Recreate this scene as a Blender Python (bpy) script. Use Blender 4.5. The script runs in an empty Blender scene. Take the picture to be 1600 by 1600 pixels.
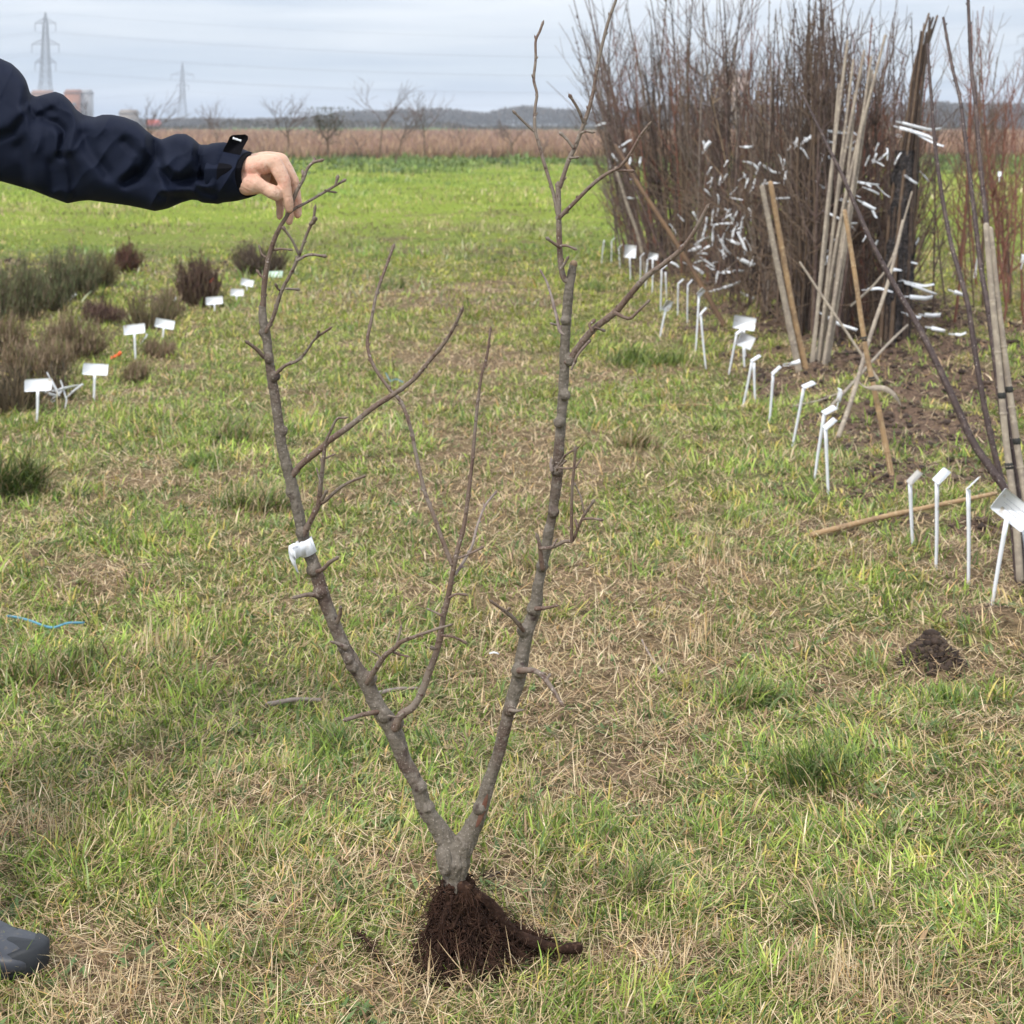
import bpy, bmesh, math, random
import numpy as np
from mathutils import Vector, Matrix, Euler

# ------------------------------------------------------------------ camera, sky, sun, exposure
SC = bpy.context.scene
COL = SC.collection
F, H, HY = 2600.0, 1.33, 192.0          # focal length in photo pixels, eye height (m), horizon row
HAZE = 0.0006
cam_d = bpy.data.cameras.new("camera")
cam = bpy.data.objects.new("camera", cam_d); COL.objects.link(cam)
cam.location = (0, 0, H); cam.rotation_euler = (math.radians(90), 0, 0)
cam_d.sensor_width = 36; cam_d.lens = 36 * F / 1600
cam_d.shift_y = -(800 - HY) / 1600
cam_d.clip_start = 0.05; cam_d.clip_end = 6000
cam_d.dof.use_dof = True; cam_d.dof.focus_distance = 2.64; cam_d.dof.aperture_fstop = 12
SC.camera = cam

SUN_EL, SUN_AZ = math.radians(50), math.radians(215)
w = bpy.data.worlds.new("World"); SC.world = w; w.use_nodes = True
nt = w.node_tree; nt.nodes.clear()
def N(nt, t, **kw):
    n = nt.nodes.new(t)
    for k, v in kw.items(): setattr(n, k, v)
    return n
out = N(nt, 'ShaderNodeOutputWorld'); bg = N(nt, 'ShaderNodeBackground')
sky = N(nt, 'ShaderNodeTexSky'); sky.sky_type = 'NISHITA'; sky.sun_disc = False
sky.sun_elevation = SUN_EL; sky.sun_rotation = SUN_AZ; sky.dust_density = 2.0
tc = N(nt, 'ShaderNodeTexCoord'); mp = N(nt, 'ShaderNodeMapping')
mp.inputs['Scale'].default_value = (3.0, 3.0, 42.0)
nt.links.new(tc.outputs['Generated'], mp.inputs['Vector'])
nz = N(nt, 'ShaderNodeTexNoise'); nz.inputs['Scale'].default_value = 1.6; nz.inputs['Detail'].default_value = 6
nt.links.new(mp.outputs[0], nz.inputs['Vector'])
sep = N(nt, 'ShaderNodeSeparateXYZ'); nt.links.new(tc.outputs['Generated'], sep.inputs[0])
el = N(nt, 'ShaderNodeValToRGB')        # cloud deck colour against height above the horizon
nt.links.new(sep.outputs['Z'], el.inputs[0])
cr = el.color_ramp
cr.elements[0].position = 0.0; cr.elements[0].color = (.475, .54, .64, 1)
cr.elements[1].position = 1.0; cr.elements[1].color = (.95, .97, 1.0, 1)
for p, c in ((.012, (.455, .52, .615, 1)), (.03, (.45, .52, .585, 1)), (.05, (.48, .53, .58, 1)), (.075, (.52, .56, .605, 1)), (.2, (.76, .80, .85, 1))):
    e = cr.elements.new(p); e.color = c
rmp = N(nt, 'ShaderNodeValToRGB'); nt.links.new(nz.outputs['Fac'], rmp.inputs[0])
rmp.color_ramp.elements[0].position = .32; rmp.color_ramp.elements[0].color = (.76, .81, .88, 1)
rmp.color_ramp.elements[1].position = .70; rmp.color_ramp.elements[1].color = (1.20, 1.16, 1.12, 1)
mul = N(nt, 'ShaderNodeMix', data_type='RGBA', blend_type='MULTIPLY'); mul.inputs[0].default_value = 1
nt.links.new(el.outputs[0], mul.inputs[6]); nt.links.new(rmp.outputs[0], mul.inputs[7])
sc10 = N(nt, 'ShaderNodeVectorMath', operation='SCALE'); sc10.inputs['Scale'].default_value = 10.5
nt.links.new(mul.outputs[2], sc10.inputs[0])
mixs = N(nt, 'ShaderNodeMix', data_type='RGBA'); mixs.inputs[0].default_value = .93
nt.links.new(sky.outputs[0], mixs.inputs[6]); nt.links.new(sc10.outputs[0], mixs.inputs[7])
nt.links.new(mixs.outputs[2], bg.inputs['Color']); bg.inputs['Strength'].default_value = 0.089
nt.links.new(bg.outputs[0], out.inputs['Surface'])

sun_d = bpy.data.lights.new("sun", 'SUN'); sun_d.energy = 1.5; sun_d.angle = math.radians(12); sun_d.color = (1, .95, .88)
sun = bpy.data.objects.new("sun", sun_d); COL.objects.link(sun)
sdir = Vector((math.sin(SUN_AZ) * math.cos(SUN_EL), math.cos(SUN_AZ) * math.cos(SUN_EL), math.sin(SUN_EL)))
sun.rotation_euler = sdir.to_track_quat('Z', 'Y').to_euler()
SC.view_settings.view_transform = 'Standard'; SC.view_settings.look = 'None'
SC.view_settings.gamma = 1; SC.view_settings.exposure = 0.97
SC.cycles.max_bounces = 6; SC.cycles.diffuse_bounces = 3; SC.cycles.transmission_bounces = 3
SC.cycles.volume_bounces = 0; SC.cycles.transparent_max_bounces = 8
SC.cycles.use_denoising = True

# ------------------------------------------------------------------ helpers
rng = np.random.default_rng(7); random.seed(7)
U = lambda a, b, n=None: rng.uniform(a, b, n)
def P(px, py, Y): return np.array([(px - 800) / F * Y, Y, H - (py - HY) / F * Y])
def GY(py): return F * H / (py - HY)
def G(px, py): Y = GY(py); return np.array([(px - 800) / F * Y, Y, 0.0])

_perm = rng.integers(0, 1 << 30, 4096).astype(np.float64) / (1 << 30)
def vnoise(x, y, seed=0):
    x = np.asarray(x, float); y = np.asarray(y, float)
    xi = np.floor(x).astype(np.int64); yi = np.floor(y).astype(np.int64)
    fx = x - xi; fy = y - yi; fx = fx * fx * (3 - 2 * fx); fy = fy * fy * (3 - 2 * fy)
    def h(a, b): return _perm[((a * 73856093) ^ (b * 19349663) ^ (seed * 83492791)) & 4095]
    return (h(xi, yi) * (1 - fx) + h(xi + 1, yi) * fx) * (1 - fy) + (h(xi, yi + 1) * (1 - fx) + h(xi + 1, yi + 1) * fx) * fy
def fbm(x, y, s, seed=0, oct=4):
    t = 0; a = .5; n = 0
    for o in range(oct):
        t = t + a * vnoise(x * s * 2 ** o + 17.3 * o, y * s * 2 ** o - 9.1 * o, seed + o); n += a; a *= .5
    return t / n
def sm(x, a, b):
    t = np.clip((x - a) / (b - a), 0, 1); return t * t * (3 - 2 * t)

def bumps(x, y, lst):
    t = np.zeros_like(x, dtype=float)
    for px, py, rx, ry, a in lst:
        c = G(px, py); sx = rx / F * c[1]; sy = max(ry * c[1] ** 2 / (F * H), .03)
        t += a * np.exp(-((x - c[0]) / sx) ** 2 - ((y - c[1]) / sy) ** 2)
    return t
GREEN = [(1300, 1170, 170, 70, .5), (1180, 1085, 90, 35, .5), (1330, 1380, 200, 80, .35), (200, 1380, 260, 60, .35), (90, 1030, 110, 40, .55),
         (520, 1130, 90, 40, .35), (480, 1170, 130, 40, .3), (1000, 1390, 160, 50, .35), (620, 1480, 200, 40, .25), (700, 1590, 300, 40, .3), (60, 1590, 60, 60, .3),
         (1250, 790, 130, 50, .35), (1080, 860, 120, 40, .2), (1350, 950, 120, 50, .3), (960, 530, 120, 30, .4), (1180, 760, 80, 30, .2), (350, 860, 150, 40, .15),
         (1520, 1120, 120, 40, .4), (1500, 1300, 120, 60, .25), (250, 720, 200, 60, .15), (600, 780, 200, 50, .1), (1540, 1480, 100, 60, .3), (250, 1150, 200, 40, .2)]
STRAW = [(1010, 1190, 130, 50, .6), (900, 1060, 180, 60, .45), (960, 920, 150, 40, .35), (780, 700, 110, 80, .25), (340, 930, 220, 40, .35), (230, 1180, 190, 40, .3),
         (120, 1290, 150, 40, .3), (470, 1230, 150, 30, .3), (960, 1500, 120, 30, .5), (1330, 1530, 140, 50, .35), (350, 1560, 180, 40, .35), (740, 560, 130, 20, .4),
         (520, 460, 100, 30, .25), (1200, 1250, 160, 30, .25), (1000, 1020, 120, 60, .3), (120, 1500, 120, 30, .3), (850, 1250, 60, 50, .3), (300, 790, 150, 30, .2), (1130, 880, 80, 40, .3)]
SOILP = [(1455, 1040, 45, 14, .9), (1545, 975, 80, 18, .7), (1600, 1040, 30, 16, .5), (730, 1535, 100, 14, .5), (760, 565, 80, 8, .35), (1220, 770, 50, 12, .6), (1430, 790, 170, 45, .6), (870, 518, 50, 5, .4), (20, 1540, 60, 8, .3)]  # bare soil; the patch round the roots also stands in for contact shadow
def masks(x, y):
    """greenness 0..1 and bare soil 0..1"""
    g = .56 + 1.0 * (fbm(x, y, 2.2, 3) - .5) + .7 * (fbm(x, y, .8, 9) - .5) + 1.0 * (fbm(x, y, 8, 21, 3) - .5)
    g = g + .9 * bumps(x, y, GREEN) - 1.0 * bumps(x, y, STRAW)
    g = g + .13 * sm(y, 4.2, 6.5) + .25 * sm(y, 9, 22) + .2 * sm(y, 20, 40)
    g = g - .30 * np.exp(-((x + .02 * y) / (.25 + .05 * y)) ** 2) * sm(y, 3, 7) * (1 - sm(y, 14, 30))   # the trodden path
    n = fbm(x, y, 3.5, 41) ; n2 = fbm(x, y, 1.3, 47)
    bedr = sm(x, .95 + .5 * (n2 - .5), 1.5 + .5 * (n2 - .5)) * sm(y, 3.9, 4.8) * (1 - sm(y, 17, 20))
    bedr = bedr * (1 - sm(x, 4.2, 5.5)) * (.45 + .62 * sm(y, 5.6, 7.2)) * (1 - .75 * sm(x, 2.6, 3.3) * sm(y, 9, 12))
    bedl = sm(x, -6.5, -5.5) * (1 - sm(x, -2.75, -2.25)) * sm(y, 7.0, 8.0) * (1 - sm(y, 15, 18)) * .75 * (1 - np.exp(-((x + 3.1) / .22) ** 2) * sm(y, 10, 11))
    s = np.clip(bedr * sm(n, .27, .58) * 1.3 + bedl * sm(n, .3, .6) + bumps(x, y, SOILP) * sm(n, .25, .5), 0, 1)
    s = np.maximum(s, .3 * sm(fbm(x, y, 4, 77), .70, .80) * (1 - sm(y, 18, 30)))
    return np.clip(g, 0, 1), s
def height(x, y):
    n = (fbm(x, y, 1.1, 5) - .5) * .05 + (fbm(x, y, 6, 6, 3) - .5) * .022
    g = n * (1 - sm(y, 60, 150))
    bed = sm(x, 1.2, 1.7) * sm(y, 7, 8.5) * (1 - sm(y, 17, 20)) * (1 - sm(x, 3.0, 3.6))
    g = g + bed * (.05 + .10 * (fbm(x, y, 7, 60) - .45))
    near = sm(y, 4, 5) * sm(x, .9, 1.2) * (1 - sm(y, 9, 11)) * (fbm(x, y, 9, 61) - .5) * .05
    cx, cy, _ = G(1455, 1050); g = g + near + .060 * np.exp(-(((x - cx) / .055) ** 2 + ((y - cy) / .06) ** 2) ** 1.3) * (.75 + .9 * (fbm(x, y, 22, 91, 3) - .3))
    c2 = G(1570, 985); g = g + .05 * np.exp(-((x - c2[0]) / .16) ** 2 - ((y - c2[1]) / .12) ** 2)
    return g
_flat = 0.0
def gz(x, y): return float(height(np.array([x]), np.array([y]))[0])

class MB:
    def __init__(s): s.v = []; s.q = []; s.t = []; s.c = []; s.n = 0
    def add(s, v, q=None, t=None, c=None):
        v = np.asarray(v, float).reshape(-1, 3)
        if q is not None and len(q): s.q.append(np.asarray(q, np.int64) + s.n)
        if t is not None and len(t): s.t.append(np.asarray(t, np.int64) + s.n)
        s.v.append(v); s.n += len(v)
        if c is not None:
            c = np.asarray(c, float); c = np.broadcast_to(c, (len(v), 3)) if c.ndim == 1 else c
            s.c.append(c)
    def mesh(s, name, smooth=True):
        me = bpy.data.meshes.new(name)
        v = np.concatenate(s.v) if s.v else np.zeros((0, 3))
        q = np.concatenate(s.q) if s.q else np.zeros((0, 4), np.int64)
        t = np.concatenate(s.t) if s.t else np.zeros((0, 3), np.int64)
        me.vertices.add(len(v)); me.vertices.foreach_set('co', v.astype(np.float32).ravel())
        me.loops.add(q.size + t.size)
        me.loops.foreach_set('vertex_index', np.concatenate([q.ravel(), t.ravel()]).astype(np.int32))
        me.polygons.add(len(q) + len(t))
        st = np.concatenate([np.arange(len(q)) * 4, q.size + np.arange(len(t)) * 3]).astype(np.int32)
        me.polygons.foreach_set('loop_start', st)
        me.update(calc_edges=True)
        if smooth: me.polygons.foreach_set('use_smooth', np.ones(len(me.polygons), bool))
        if s.c:
            c = np.concatenate(s.c); a = me.color_attributes.new('Col', 'FLOAT_COLOR', 'POINT')
            a.data.foreach_set('color', np.hstack([c, np.ones((len(c), 1))]).astype(np.float32).ravel())
        return me
    def build(s, name, mat, parent=None, smooth=True):
        me = s.mesh(name, smooth)
        if mat: me.materials.append(mat)
        return link(name, me, parent)
def link(name, me, parent=None):
    o = bpy.data.objects.new(name, me); COL.objects.link(o)
    if parent: o.parent = parent
    return o
def thing(name, label, cat, loc=(0, 0, 0), group=None):
    o = bpy.data.objects.new(name, None); COL.objects.link(o); o.location = loc; o.empty_display_size = .1
    return tag(o, label, cat, group)
def tag(o, label=None, cat=None, group=None, kind=None):
    if label: o['label'] = label
    if cat: o['category'] = cat
    if group: o['group'] = group
    if kind: o['kind'] = kind
    return o
def setloc(root, loc):
    """put an already built world-space thing's origin at its base"""
    d = Vector(loc); root.location = d
    for ch in root.children:
        ch.data.transform(Matrix.Translation(-d))
        for g in ch.children: g.data.transform(Matrix.Translation(-d))

def spline(pts, n):
    pts = np.asarray(pts, float)
    if len(pts) < 3: t = np.linspace(0, 1, n)[:, None]; return pts[0] * (1 - t) + pts[-1] * t
    e = np.vstack([2 * pts[0] - pts[1], pts, 2 * pts[-1] - pts[-2]])
    d = np.r_[0, np.cumsum(np.linalg.norm(np.diff(pts[:, :3], axis=0), axis=1))]
    s = np.linspace(0, d[-1], n); o = []
    for x in s:
        i = min(max(np.searchsorted(d, x, 'right') - 1, 0), len(pts) - 2)
        t = (x - d[i]) / max(d[i + 1] - d[i], 1e-9); p0, p1, p2, p3 = e[i:i + 4]
        o.append(.5 * (2 * p1 + (p2 - p0) * t + (2 * p0 - 5 * p1 + 4 * p2 - p3) * t * t + (3 * p1 - p0 - 3 * p2 + p3) * t ** 3))
    return np.array(o)
def tube(mb, pts, rad, seg=8, cap=True, c=None, rough=0.0, flat=1.0):
    pts = np.asarray(pts, float); n = len(pts); rad = np.broadcast_to(np.asarray(rad, float), (n,)).copy()
    T = np.gradient(pts, axis=0); T /= np.linalg.norm(T, axis=1)[:, None] + 1e-12
    a = np.array([0, 0, 1.0]) if abs(T[0, 2]) < .9 else np.array([1.0, 0, 0])
    u = np.cross(T[0], a); u /= np.linalg.norm(u); Uv = [u]
    for i in range(1, n):
        u = u - T[i] * np.dot(u, T[i]); u /= np.linalg.norm(u) + 1e-12; Uv.append(u)
    Uv = np.array(Uv); V = np.cross(T, Uv)
    if cap:       # rounded ends
        k = rad[0]; pts = np.vstack([pts[0] - T[0] * k * .85, pts[0] - T[0] * k * .5, pts, pts[-1] + T[-1] * rad[-1] * .5, pts[-1] + T[-1] * rad[-1] * .85])
        rad = np.r_[rad[0] * .35, rad[0] * .82, rad, rad[-1] * .82, rad[-1] * .35]
        Uv = np.vstack([Uv[0], Uv[0], Uv, Uv[-1], Uv[-1]]); V = np.vstack([V[0], V[0], V, V[-1], V[-1]]); n += 4
    ang = np.linspace(0, 2 * np.pi, seg, endpoint=False)
    R = rad[:, None] * np.ones(seg)
    if rough: R = R * (1 + U(-rough, rough, (n, seg)))
    v = pts[:, None] + R[..., None] * (np.cos(ang)[None, :, None] * Uv[:, None] + flat * np.sin(ang)[None, :, None] * V[:, None])
    i = np.arange(n - 1)[:, None] * seg; j = np.arange(seg)[None]; k = (j + 1) % seg
    q = np.stack([i + j, i + k, i + seg + k, i + seg + j], -1).reshape(-1, 4)
    t = []
    if cap:
        for b, fl in ((0, 1), ((n - 1) * seg, 0)):
            for m in range(1, seg - 1): t.append((b, b + m + 1, b + m) if fl else (b, b + m, b + m + 1))
    mb.add(v.reshape(-1, 3), q, t, c)
def box(mb, c, ax, hs, col=None):
    ax = np.asarray(ax, float); c = np.asarray(c, float)
    v = [c + sx * hs[0] * ax[0] + sy * hs[1] * ax[1] + sz * hs[2] * ax[2] for sx in (-1, 1) for sy in (-1, 1) for sz in (-1, 1)]
    q = [(0, 1, 3, 2), (4, 6, 7, 5), (0, 4, 5, 1), (2, 3, 7, 6), (0, 2, 6, 4), (1, 5, 7, 3)]
    mb.add(v, q, None, col)

# ------------------------------------------------------------------ materials
def mat(name, col=(.5, .5, .5), rough=.7, spec=.3, noise=None, bump=None, sheen=0):
    m = bpy.data.materials.new(name); m.use_nodes = True; t = m.node_tree; b = t.nodes['Principled BSDF']
    b.inputs['Base Color'].default_value = (*col, 1); b.inputs['Roughness'].default_value = rough
    b.inputs['Specular IOR Level'].default_value = spec
    if sheen: b.inputs['Sheen Weight'].default_value = sheen
    tc = N(t, 'ShaderNodeTexCoord')
    if noise:       # list of (scale, lo, hi, colour): each lays one more colour over the last
        last = None
        for sc, lo, hi, c in noise:
            nn = N(t, 'ShaderNodeTexNoise'); nn.inputs['Scale'].default_value = sc; nn.inputs['Detail'].default_value = 5
            t.links.new(tc.outputs['Object'], nn.inputs['Vector'])
            r = N(t, 'ShaderNodeMapRange'); r.inputs[1].default_value = lo; r.inputs[2].default_value = hi
            t.links.new(nn.outputs['Fac'], r.inputs[0])
            mx = N(t, 'ShaderNodeMix', data_type='RGBA'); t.links.new(r.outputs[0], mx.inputs[0])
            if last: t.links.new(last, mx.inputs[6])
            else: mx.inputs[6].default_value = (*col, 1)
            mx.inputs[7].default_value = (*c, 1); last = mx.outputs[2]
        t.links.new(last, b.inputs['Base Color'])
    if bump:
        nn = N(t, 'ShaderNodeTexNoise'); nn.inputs['Scale'].default_value = bump[0]; nn.inputs['Detail'].default_value = 6
        t.links.new(tc.outputs['Object'], nn.inputs['Vector'])
        bp = N(t, 'ShaderNodeBump'); bp.inputs['Strength'].default_value = bump[1]; bp.inputs['Distance'].default_value = bump[2]
        t.links.new(nn.outputs['Fac'], bp.inputs['Height']); t.links.new(bp.outputs[0], b.inputs['Normal'])
    return m
def leafmat(name, trans=.3, rough=.6):
    m = bpy.data.materials.new(name); m.use_nodes = True; t = m.node_tree; b = t.nodes['Principled BSDF']; o = t.nodes['Material Output']
    a = N(t, 'ShaderNodeAttribute', attribute_name='Col'); t.links.new(a.outputs['Color'], b.inputs['Base Color'])
    b.inputs['Roughness'].default_value = rough; b.inputs['Specular IOR Level'].default_value = .3
    tr = N(t, 'ShaderNodeBsdfTranslucent'); t.links.new(a.outputs['Color'], tr.inputs['Color'])
    mx = N(t, 'ShaderNodeMixShader'); mx.inputs[0].default_value = trans
    t.links.new(b.outputs[0], mx.inputs[1]); t.links.new(tr.outputs[0], mx.inputs[2]); t.links.new(mx.outputs[0], o.inputs['Surface'])
    return m
M = {}
M['blade'] = leafmat('grass_blade', .27)
M['leaf'] = leafmat('leaf', .2)
M['twiggy'] = leafmat('twiggy', .05, .8)
M['bark'] = mat('bark', (.132, .113, .090), .8, .25, [(7, .50, .64, (.092, .062, .049)), (60, .50, .64, (.175, .15, .125)), (420, .60, .68, (.30, .26, .22)), (45, .60, .70, (.06, .042, .036))], (170, .7, .004))
M['twig'] = mat('twig_bark', (.135, .088, .066), .65, .35, [(14, .42, .6, (.19, .155, .125)), (120, .55, .66, (.085, .048, .038)), (300, .63, .68, (.36, .31, .28))], (260, .5, .002))
M['palet'] = mat('pale_twig', (.30, .25, .22), .75, .2, [(60, .45, .65, (.18, .13, .12))], (200, .4, .002))
M['cut'] = mat('cut_wood', (.24, .17, .11), .8, .2, [(90, .4, .6, (.13, .09, .06))])
M['root'] = mat('root', (.027, .015, .011), .95, .1, [(30, .42, .62, (.058, .031, .022)), (110, .56, .70, (.095, .056, .038))], (150, .8, .004))
M['rootsoil'] = mat('root_soil', (.020, .012, .008), 1, .05, [(60, .45, .6, (.040, .022, .015))], (120, .9, .006))
M['plastic'] = mat('white_plastic', (.72, .745, .785), .45, .4, [(30, .55, .8, (.70, .72, .74)), (8, .62, .8, (.66, .66, .64)), (45, .60, .72, (.50, .45, .38))])
M['shadedplastic'] = mat('shaded_back_plastic', (.45, .43, .40), .6, .3, [(30, .45, .7, (.36, .33, .30))])  # white label plastic with the back's shade put into its colour
M['ink'] = mat('pencil_ink', (.12, .13, .2), .7, .2)
M['skin'] = mat('skin', (.58, .36, .26), .5, .4, [(22, .48, .66, (.60, .29, .21)), (55, .5, .7, (.66, .45, .34)), (150, .55, .72, (.46, .26, .19))], (240, .6, .0016))
M['skin'].node_tree.nodes['Principled BSDF'].inputs['Subsurface Weight'].default_value = .12
M['skin'].node_tree.nodes['Principled BSDF'].inputs['Subsurface Radius'].default_value = (.008, .003, .002)
M['nail'] = mat('nail', (.68, .42, .36), .3, .5)
M['jacket'] = mat('navy_softshell', (.0032, .0062, .018), .80, .18, [(18, .4, .7, (.0045, .008, .022))], (500, .15, .0006))
M['lining'] = mat('black_lining', (.004, .004, .006), .9, .1)
M['trousers'] = mat('dark_trousers', (.02, .022, .03), .85, .2)
M['hair'] = mat('grey_hair', (.10, .08, .065), .6, .4, None, (90, .9, .01))
M['boot'] = mat('rubber_boot', (.035, .040, .052), .5, .4, [(30, .5, .7, (.055, .058, .066)), (90, .6, .7, (.08, .07, .06))], (60, .2, .002))
M['sole'] = mat('boot_sole', (.022, .025, .030), .6, .3, None, (60, .3, .002))
M['cane'] = mat('grey_cane', (.33, .28, .22), .75, .25, [(12, .4, .6, (.24, .20, .165)), (60, .5, .7, (.42, .36, .28))], (90, .3, .003))
M['tan'] = mat('tan_cane', (.36, .235, .125), .7, .3, [(10, .4, .62, (.24, .16, .095)), (70, .52, .7, (.44, .33, .20))], (90, .3, .003))
M['darkbark'] = mat('dark_whip_bark', (.055, .036, .034), .6, .4, [(40, .5, .65, (.10, .07, .06)), (200, .64, .69, (.4, .36, .33))], (200, .4, .002))
M['net'] = mat('black_net', (.030, .027, .028), .9, .15, [(40, .45, .6, (.075, .062, .058)), (150, .55, .65, (.14, .13, .13))], (90, 1, .02))
M['browncane'] = mat('brown_cane', (.20, .125, .075), .75, .2, [(12, .4, .6, (.13, .085, .06))], (90, .3, .003))
M['steel'] = mat('pylon_steel', (.16, .17, .18), .6, .4)
M['wire'] = mat('wire', (.16, .17, .19), .6, .3)
M['string'] = mat('blue_twine', (.11, .29, .40), .6, .3)
M['orange'] = mat('orange_plastic', (.75, .12, .03), .5, .4)
M['tie'] = mat('dark_knot', (.03, .03, .028), .7, .3)
WH = [mat('whip_purple', (.105, .068, .058), .7, .3, [(30, .45, .7, (.18, .135, .11))]),
      mat('whip_brown', (.135, .090, .060), .75, .3, [(30, .5, .7, (.17, .13, .10))]),
      mat('whip_grey', (.21, .17, .14), .75, .3, [(30, .5, .7, (.09, .07, .06))]),
      mat('whip_dark', (.058, .040, .032), .75, .3, [(30, .5, .7, (.12, .085, .06))]),
      mat('whip_red', (.20, .085, .055), .7, .3, [(30, .5, .7, (.12, .07, .06))])]

# ------------------------------------------------------------------ ground
def far_col(x, y, c):
    e = 60 + 4 * (fbm(x, y * 0, .05, 31) - .5)
    b = sm(y, e, e + 3)
    br = np.stack([.30 + .07 * (fbm(x, y, .05, 33) - .5) * 2, .205 + .05 * (fbm(x, y, .05, 33) - .5) * 2, .145 + 0 * x], -1)
    c = c * (1 - b[:, None]) + br * b[:, None]
    g2 = sm(y, 262, 275)[:, None]
    gr = np.stack([.12 + 0 * x, .17 + 0 * x, .05 + 0 * x], -1)
    c = c * (1 - g2) + gr * g2
    d = sm(y, 480, 520)[:, None]
    return c * (1 - d) + np.array([.10, .10, .085]) * d
def ground():
    ys = [-6.0]
    while ys[-1] < 1.8: ys.append(ys[-1] + .25)
    while ys[-1] < 1500: ys.append(ys[-1] + max(.011, .0052 * ys[-1] if ys[-1] < 30 else .02 * ys[-1]))
    ys = np.array(ys)
    tt = np.linspace(-1, 1, 460); xs = np.sinh(tt * 8.0) / np.sinh(8.0) * 900
    xs = np.sort(np.concatenate([xs[np.abs(xs) > 4.2], np.linspace(-4.2, 4.2, 420)]))
    X, Y = np.meshgrid(xs, ys); x = X.ravel(); y = Y.ravel()
    z = height(x, y)
    g, s = masks(x, y)
    n = fbm(x, y, 18, 55, 3)
    thatch = np.array([.145, .105, .060]) * (.55 + .8 * n)[:, None]  # thatch brown, darkened to paint shade into the gaps between blades
    green = np.stack([.085 + .10 * sm(y, 10, 25), .125 + .12 * sm(y, 10, 25), .028 + 0 * y], -1)
    k = sm(g, .25, .8) * np.maximum(.55 + .4 * sm(y, 8, 25), .95 * sm(np.abs(x) - .32 * np.abs(y), .8, 1.3))
    c = thatch * (1 - k)[:, None] + green * k[:, None]
    soil = np.array([.105, .070, .050]) * (.6 + .9 * fbm(x, y, 25, 66, 3))[:, None]
    ss = np.clip(s * 1.3, 0, 1)[:, None]
    c = c * (1 - ss) + soil * ss
    c = far_col(x, y, c)
    nx = len(xs); i = np.arange(len(ys) - 1)[:, None] * nx; j = np.arange(nx - 1)[None]
    q = np.stack([i + j, i + j + 1, i + nx + j + 1, i + nx + j], -1).reshape(-1, 4)
    mb = MB(); mb.add(np.stack([x, y, z], -1), q, None, c)
    m = bpy.data.materials.new('field'); m.use_nodes = True; t = m.node_tree; b = t.nodes['Principled BSDF']
    b.inputs['Roughness'].default_value = .95; b.inputs['Specular IOR Level'].default_value = .1
    a = N(t, 'ShaderNodeAttribute', attribute_name='Col'); tc = N(t, 'ShaderNodeTexCoord')
    nn = N(t, 'ShaderNodeTexNoise'); nn.inputs['Scale'].default_value = 60; nn.inputs['Detail'].default_value = 8
    t.links.new(tc.outputs['Object'], nn.inputs['Vector'])
    r = N(t, 'ShaderNodeMapRange'); r.inputs[1].default_value = .3; r.inputs[2].default_value = .7; r.inputs[3].default_value = .45; r.inputs[4].default_value = 1.5
    t.links.new(nn.outputs['Fac'], r.inputs[0])
    vm = N(t, 'ShaderNodeVectorMath', operation='SCALE'); t.links.new(a.outputs['Color'], vm.inputs[0]); t.links.new(r.outputs[0], vm.inputs['Scale'])
    t.links.new(vm.outputs[0], b.inputs['Base Color'])
    bp = N(t, 'ShaderNodeBump'); bp.inputs['Strength'].default_value = .9; bp.inputs['Distance'].default_value = .012
    t.links.new(nn.outputs['Fac'], bp.inputs['Height']); t.links.new(bp.outputs[0], b.inputs['Normal'])
    tag(mb.build('ground', m), kind='structure')
ground()

# ------------------------------------------------------------------ grass
def blades(mb, x, y, z, L, W, az, lean, curl, col, nseg=3, tipdark=0.0, basecol=None):
    n = len(x)
    if n == 0: return
    t = np.linspace(0, 1, nseg + 1)
    th = lean[:, None] + curl[:, None] * t[None]
    ds = L[:, None] / nseg
    hz = np.concatenate([np.zeros((n, 1)), np.cumsum(np.sin(th[:, :-1]) * ds, 1)], 1)
    vz = np.concatenate([np.zeros((n, 1)), np.cumsum(np.cos(th[:, :-1]) * ds, 1)], 1)
    cx, cy = np.cos(az)[:, None], np.sin(az)[:, None]
    tw = az + np.pi / 2 + U(-.9, .9, n); wx, wy = np.cos(tw)[:, None], np.sin(tw)[:, None]
    wid = (W[:, None] * .5) * np.array([.75, 1.0, .72, .12] if nseg == 3 else ([.8, .85, .12] if nseg == 2 else [1, .12]))[None]
    px = x[:, None] + hz * cx; py = y[:, None] + hz * cy; pz = z[:, None] + vz
    pz = np.maximum(pz, z[:, None] - .004)
    a = np.stack([px - wid * wx, py - wid * wy, pz], -1); b = np.stack([px + wid * wx, py + wid * wy, pz], -1)
    v = np.stack([a, b], 2).reshape(n, -1, 3)           # n, 2(nseg+1), 3
    k = 2 * (nseg + 1)
    base = (np.arange(n) * k)[:, None, None]
    s = (np.arange(nseg) * 2)[None, :, None]
    q = (base + s + np.array([0, 1, 3, 2])[None, None]).reshape(-1, 4)
    c = np.repeat(col[:, None], k, 1)
    mb.add(v.reshape(-1, 3), q, None, c.reshape(-1, 3))
def pick(n, pal, wts):
    pal = np.array(pal, float); i = rng.choice(len(pal), n, p=np.array(wts) / sum(wts)); return pal[i] * U(.72, 1.28, n)[:, None]
GP = [(.19, .28, .050), (.26, .345, .065), (.11, .18, .050), (.34, .385, .10), (.50, .42, .12), (.21, .26, .11)]
SP = [(.62, .46, .27), (.76, .62, .42), (.44, .30, .18), (.55, .45, .25), (.24, .155, .10), (.66, .42, .18)]
FP = [(.27, .325, .045), (.35, .385, .058), (.15, .23, .045), (.46, .44, .10), (.48, .38, .17)]
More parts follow.
